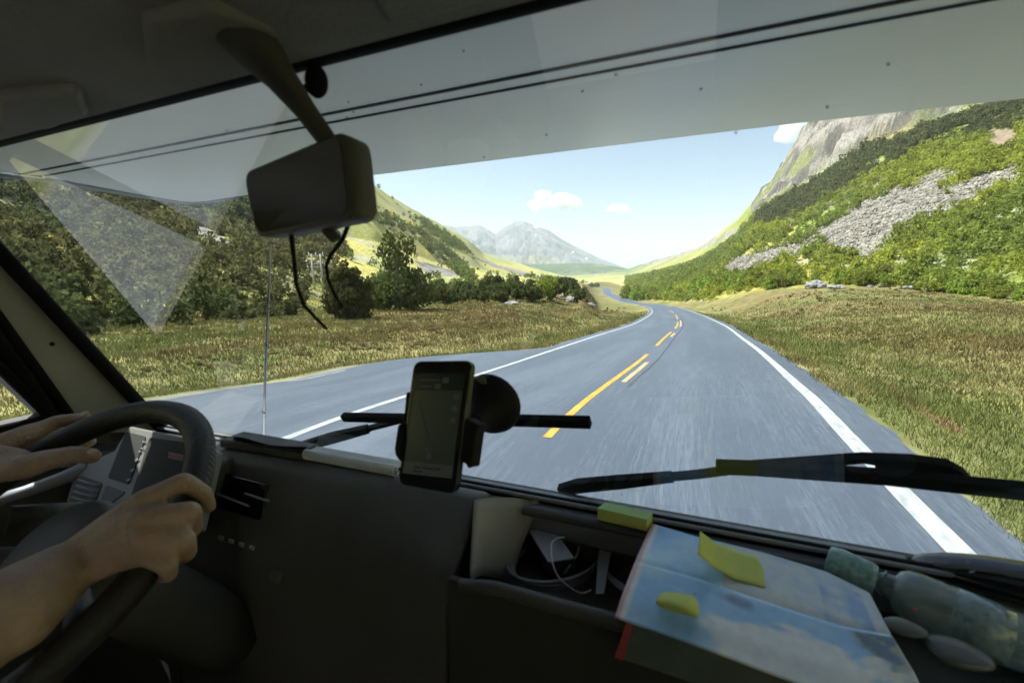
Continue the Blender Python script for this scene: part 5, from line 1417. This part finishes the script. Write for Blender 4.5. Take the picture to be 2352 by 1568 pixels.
p = W(2100, 1399, .445); mb = MB(); mb.ball(p, (.0025, .0018, .0014), 8, 6); mb.build("red_dot", "red_cover", bot, True)

# black glossy case beside it
bc = empty("hard_case", W(2290, 1335, .50)); tag(bc, "black glossy hard case behind the clear bottle under the windscreen", "case")
c0, c1 = W(2083, 1284, .545), W(2560, 1390, .43); ca = norm(c1 - c0); CL = np.linalg.norm(c1 - c0); cu = norm(np.array([0, 0, 1.]) - ca * ca[2]); cw = np.cross(ca, cu)
def shell(z0, z1, wid): 
    rings = []
    for k in range(17):
        t = k / 16; e = (max(1 - (1 - min(t / .75, 1)) ** 2.2, 0)) ** .6 + .02
        rings.append([c0 + ca * CL * t + cw * wid * e * cos(q) + cu * ((z1 if sin(q) > 0 else -z0) * e * sin(q)) for q in np.linspace(0, 2 * pi, 20, endpoint=False)])
    return rings
mb = MB(); mb.loft(shell(.022, .010, .032)); mb.build("base", "gloss_black", bc, True)
mb = MB(); mb.tube([c0 + ca * CL * t - cw * .033 * (1 - (1 - min(t / .75, 1)) ** 2.2) ** .6 * (1 if t > 0 else 0) + cu * .002 for t in np.linspace(0, 1, 14)], .0022, 8); mb.build("rim", "grey_trim", bc, True)
mb = MB(); mb.ball(W(2255, 1322, .485), (.012, .004, .006), 12, 8); mb.build("badge", "pale_grey_plastic", bc, True)
# two pale pebbles below the bottle
for (a, b, r_, dep, lab) in [(2078, 1440, .013, .435, "small pale flat pebble under the shoulder of the clear bottle"), (2196, 1498, .020, .415, "larger pale flat pebble below the clear bottle")]:
    p = W(a, b, dep); mb = MB(); n, m_ = 24, 12; rings = []
    for j in range(m_ + 1):
        th = pi * j / m_; rings.append([p + np.array([r_ * 1.25 * sin(th) * cos(q) * (1 + .07 * cos(2 * q + r_ * 90) + .04 * cos(3 * q)), r_ * .9 * sin(th) * sin(q) * (1 + .06 * cos(3 * q + 1)), -r_ * .38 * cos(th)]) for q in np.linspace(0, 2 * pi, n, endpoint=False)])
    mb.loft(rings, True); o = mb.build("pebble", "pebble", None, True, loc=p); tag(o, lab, "pebble")
# shelf the right-hand things rest on
mb = MB(); mb.slab([(.16, .42, 1.592), (XR, .42, 1.592), (XR, .60, 1.604), (.16, .60, 1.604)], (0, 0, -.02)); sub(mb, "side_shelf", "black_plastic", dash)

# spectacles hung behind the mirror, arms dangling
sp = empty("spectacles", W(730, 520, .45)); tag(sp, "dark spectacles hung behind the mirror with both arms dangling", "spectacles")
for pts in ([(664, 500, .455), (669, 540, .455), (676, 600, .455), (680, 650, .455), (698, 700, .458), (725, 730, .462), (752, 756, .466)], [(812, 470, .45), (803, 508, .45), (788, 548, .45), (760, 585, .452), (750, 608, .452), (753, 640, .455), (768, 675, .458), (787, 706, .462)]):
    P = [W(*q) for q in pts]; mb = MB(); mb.tube(P, [.0022, .0024, .0021, .002, .0019, .0018, .0014], 8); mb.build("temple_arm", "seam_black", sp, True)
mb = MB()
for a, b in ((690, 470), (780, 440)): mb.tube([W(a + 36 * cos(q), b + 26 * sin(q), .46) for q in np.linspace(0, 2 * pi, 24)], .0014, 6)
mb.tube([W(664, 500, .455), W(668, 472, .46), W(654, 470, .46)], .0014, 6); mb.tube([W(812, 470, .45), W(816, 440, .46)], .0014, 6)
mb.build("frame", "seam_black", sp, True)
# rimless glasses tucked up at the roof
rg_ = empty("reading_glasses", W(300, 30, .40)); tag(rg_, "clear wire glasses tucked against the dark roof lining", "glasses")
mb = MB()
for a, b, r1, r2 in ((275, 45, 28, 16), (330, 52, 24, 13)): mb.tube([W(a + r1 * cos(q), b + r2 * sin(q) * (1.2 if sin(q) > 0 else 1), .385) for q in np.linspace(0, 2 * pi, 28)], .0007, 5)
mb.tube([W(247, 40, .385), W(250, -10, .375), W(256, -60, .36)], .0008, 5); mb.tube([W(352, 48, .385), W(330, 5, .375), W(325, -60, .36)], .0008, 5)
mb.build("wire_frame", "chrome", rg_, True)
for a, b, r1, r2 in ((275, 45, 27, 15), (330, 52, 23, 12)):
    mb = MB(); mb.slab([W(a + r1 * cos(q), b + r2 * sin(q) * (1.2 if sin(q) > 0 else 1), .3855) for q in np.linspace(0, 2 * pi, 24, endpoint=False)], F * .0012); mb.build("lens", "lens_clear", rg_, False)
mb = MB(); mb.tube([W(338, 2, .38), W(352, 18, .382), W(372, 30, .384), W(385, 34, .385)], [.003, .004, .004, .002], 8); mb.build("nose_clip", "pale_grey_plastic", rg_, True)

# ================================================================== the driver
def driver():
    root = empty("person", (-.72, -.30, 1.37))
    tag(root, "driver with both bare forearms reaching to the steering wheel", "person")
    mb = MB()
    def chain(pts):
        P = [(W(*q[:3]) if len(q) == 4 else np.array(q[0]), q[-1]) for q in pts]
        for (a, ra), (b, rb) in zip(P[:-1], P[1:]): mb.capsule(a, ra, b, rb, 14)
        return P
    # right hand: wrist, palm, fingers over the rim
    wr = (165, 1296, .455)
    sR, eR = np.array([-.52, -.24, 1.77]), None
    m1 = W(0, 1414, .395); w1 = W(*wr); d1 = norm(m1 - w1); eR = w1 + d1 * .25
    chain([(*wr, .024), (m1, .035), (eR, .040)])
    a_ = norm(np.cross(d1, F)); 
    chain([(w1 + a_ * .008, .020), (m1 + a_ * .012, .031)]); chain([(w1 - a_ * .009, .020), (m1 - a_ * .012, .030)])
    chain([(eR, .043), ((eR + sR) / 2, .050), (sR, .056)])
    mcp = [(338, 1146, .472), (331, 1190, .456), (335, 1236, .447), (330, 1272, .443)]
    rad = [.0125, .0125, .012, .0108]
    for q, r_ in zip(mcp, rad):
        chain([(150 + (q[0] - 330) * .2 + 15, 1300 + (q[1] - 1210) * .34, .457, .017), ((q[0] * .55 + 165 * .45), (q[1] * .6 + 1296 * .4), (q[2] * .55 + .460 * .45), .0155), (*q, r_)])
    chain([(230, 1240, .470, .016), (300, 1185, .478, .015)]); chain([(240, 1290, .465, .017), (300, 1255, .462, .014)])
    chain([(338, 1146, .472, .0115), (421, 1106, .490, .0105), (468, 1132, .515, .0092), (481, 1163, .53, .0078)])
    chain([(331, 1190, .456, .0125), (436, 1175, .470, .0112), (443, 1212, .495, .0098), (425, 1232, .52, .0085)])
    chain([(335, 1236, .447, .0118), (424, 1238, .455, .0105), (430, 1268, .480, .0095), (412, 1282, .50, .0082)])
    chain([(330, 1272, .443, .0105), (384, 1296, .442, .0092), (388, 1318, .462, .0083), (374, 1322, .485, .0072)])
    chain([(235, 1225, .485, .016), (320, 1165, .515, .013), (395, 1150, .535, .0105), (430, 1140, .545, .0085)])
    # left hand: index along the top of the rim, thumb in front
    wl2 = np.array(W(-95, 1075, .60)); sL = np.array([-.93, -.24, 1.77]); eL = np.array([-1.02, .02, 1.60])
    chain([(wl2, .025), ((wl2 + eL) / 2, .034), (eL, .042)]); chain([(eL, .043), ((eL + sL) / 2, .050), (sL, .056)])
    for tgt in [(78, 992, .672), (62, 1012, .684), (52, 1038, .682), (48, 1066, .672)]:
        chain([(-60, 1060 + (tgt[1] - 1030) * .35, .615, .018), (*tgt, .0145)])
    chain([(-40, 1050, .605, .020), (40, 1060, .615, .0175)])
    chain([(78, 992, .672, .0125), (132, 968, .695, .0105), (172, 962, .70, .0095), (199, 961, .70, .0082)])
    chain([(62, 1012, .684, .0122), (130, 992, .715, .0105), (180, 1000, .725, .0095), (208, 1014, .715, .0085)])
    chain([(52, 1038, .682, .0118), (120, 1030, .715, .010), (170, 1035, .722, .0092), (190, 1040, .705, .008)])
    chain([(48, 1066, .672, .0105), (105, 1062, .70, .009), (145, 1062, .705, .0082), (160, 1060, .695, .0072)])
    chain([(-20, 1078, .600, .019), (60, 1070, .600, .0170), (100, 1058, .603, .0145), (165, 1044, .607, .0122), (212, 1047, .612, .0105)])
    # shoulders, neck, head, trunk
    nb_ = np.array([-.725, -.27, 1.84])
    chain([(sR, .058), (nb_, .065)]); chain([(sL, .058), (nb_, .065)])
    hips = np.array([-.70, -.36, 1.42]); chest = np.array([-.725, -.29, 1.70])
    mb.ball(chest, (.165, .11, .17), 20, 14); mb.ball((chest + hips) / 2, (.15, .11, .17), 20, 14); mb.ball(hips, (.165, .13, .12), 20, 14)
    chain([(nb_, .055), (nb_ + np.array([0, .03, .11]), .048)])
    hd = np.array([-.725, -.225, 2.045]); mb.ball(hd, (.075, .095, .115), 20, 16); mb.ball(hd + np.array([0, .03, -.065]), (.055, .062, .06), 16, 12)
    mb.capsule(hd + np.array([0, .09, .005]), .010, hd + np.array([0, .108, -.028]), .014)
    for sx in (-1, 1):
        mb.ball(hd + np.array([sx * .078, -.005, -.01]), (.012, .02, .032), 10, 8)
        mb.capsule(hips + np.array([sx * .09, .04, -.02]), .085, hips + np.array([sx * .12, .46, .02]), .062); mb.capsule(hips + np.array([sx * .12, .46, .02]), .058, hips + np.array([sx * .12, .56, -.40]), .042)
        mb.capsule(hips + np.array([sx * .12, .54, -.42]), .04, hips + np.array([sx * .13, .66, -.44]), .033)
    o = mb.build("body", "skin", root)
    md = o.modifiers.new("one_skin", 'REMESH'); md.mode = 'VOXEL'; md.voxel_size = .0034; md.use_smooth_shade = True
    sm = o.modifiers.new("soft", 'SMOOTH'); sm.factor = .5; sm.iterations = 6
    # clothing, hair, eyes
    mb = MB()
    def cap2(a, ra, b, rb): mb.capsule(a, ra, b, rb, 14)
    cap2(sR, .068, sR + (eR - sR) * .55, .064); cap2(sL, .068, sL + (eL - sL) * .55, .064); cap2(sR, .068, nb_, .072); cap2(sL, .068, nb_, .072)
    mb.ball(chest, (.178, .123, .18), 20, 14); mb.ball((chest + hips) / 2, (.163, .124, .18), 20, 14); mb.ball(hips + np.array([0, 0, .03]), (.178, .142, .11), 20, 14)
    t = mb.build("t_shirt", "shirt", root); md = t.modifiers.new("one", 'REMESH'); md.mode = 'VOXEL'; md.voxel_size = .008; md.use_smooth_shade = True
    mb = MB()
    for sx in (-1, 1):
        cap2(hips + np.array([sx * .09, .03, -.02]), .096, hips + np.array([sx * .12, .46, .02]), .072); cap2(hips + np.array([sx * .12, .46, .02]), .068, hips + np.array([sx * .12, .55, -.38]), .05)
    t = mb.build("trousers", "black_plastic", root); md = t.modifiers.new("one", 'REMESH'); md.mode = 'VOXEL'; md.voxel_size = .009; md.use_smooth_shade = True
    for sx in (-1, 1):
        mb = MB(); mb.capsule(hips + np.array([sx * .12, .53, -.38]), .056, hips + np.array([sx * .12, .55, -.47]), .056); mb.capsule(hips + np.array([sx * .12, .53, -.45]), .052, hips + np.array([sx * .13, .67, -.46]), .045); mb.build("shoe", "shirt", root, True)
    for q, ax2 in (((196, 951, .688), (60, -4, 0)), ((214, 1038, .602), (60, 6, 0))):
        p0 = W(*q); a1 = norm(W(q[0] + ax2[0], q[1] + ax2[1], q[2]) - p0); n1 = norm(norm(CAM - p0) + np.array([0, 0, .7])); b1 = norm(np.cross(n1, a1)); n1 = np.cross(a1, b1)
        mb = MB(); mb.ball(p0 + n1 * .0012, (.0065, .0048, .0014), 12, 8, [a1, b1, n1]); mb.build("fingernail", "nail", root, True)
    mb = MB(); mb.ball(hd + np.array([0, -.015, .03]), (.083, .098, .10), 18, 12); mb.build("hair", "hair", root, True)
    for sx in (-1, 1):
        mb = MB(); mb.ball(hd + np.array([sx * .032, .083, .005]), (.012, .010, .010), 12, 8); mb.build("eye", "white_plastic", root, True)
driver()

# ------------------------------------------------------------------ valley air
def haze():
    m = bpy.data.materials.new("haze_air"); m.use_nodes = True
    nt = m.node_tree; nt.nodes.clear()
    out = nt.nodes.new("ShaderNodeOutputMaterial"); pv = nt.nodes.new("ShaderNodeVolumePrincipled")
    pv.inputs["Color"].default_value = (.90, .95, 1.0, 1); pv.inputs["Density"].default_value = 1.25e-4; pv.inputs["Anisotropy"].default_value = .1
    nt.links.new(pv.outputs[0], out.inputs["Volume"]); MATS["haze_air"] = m
    mb = MB(); mb.box((0, 0, 296.0), (31000, 31000, 700)); o = mb.build("haze", "haze_air", None, loc=(0, 0, 0)); tag(o, "pale air filling the valley", "haze", kind="stuff")
haze()
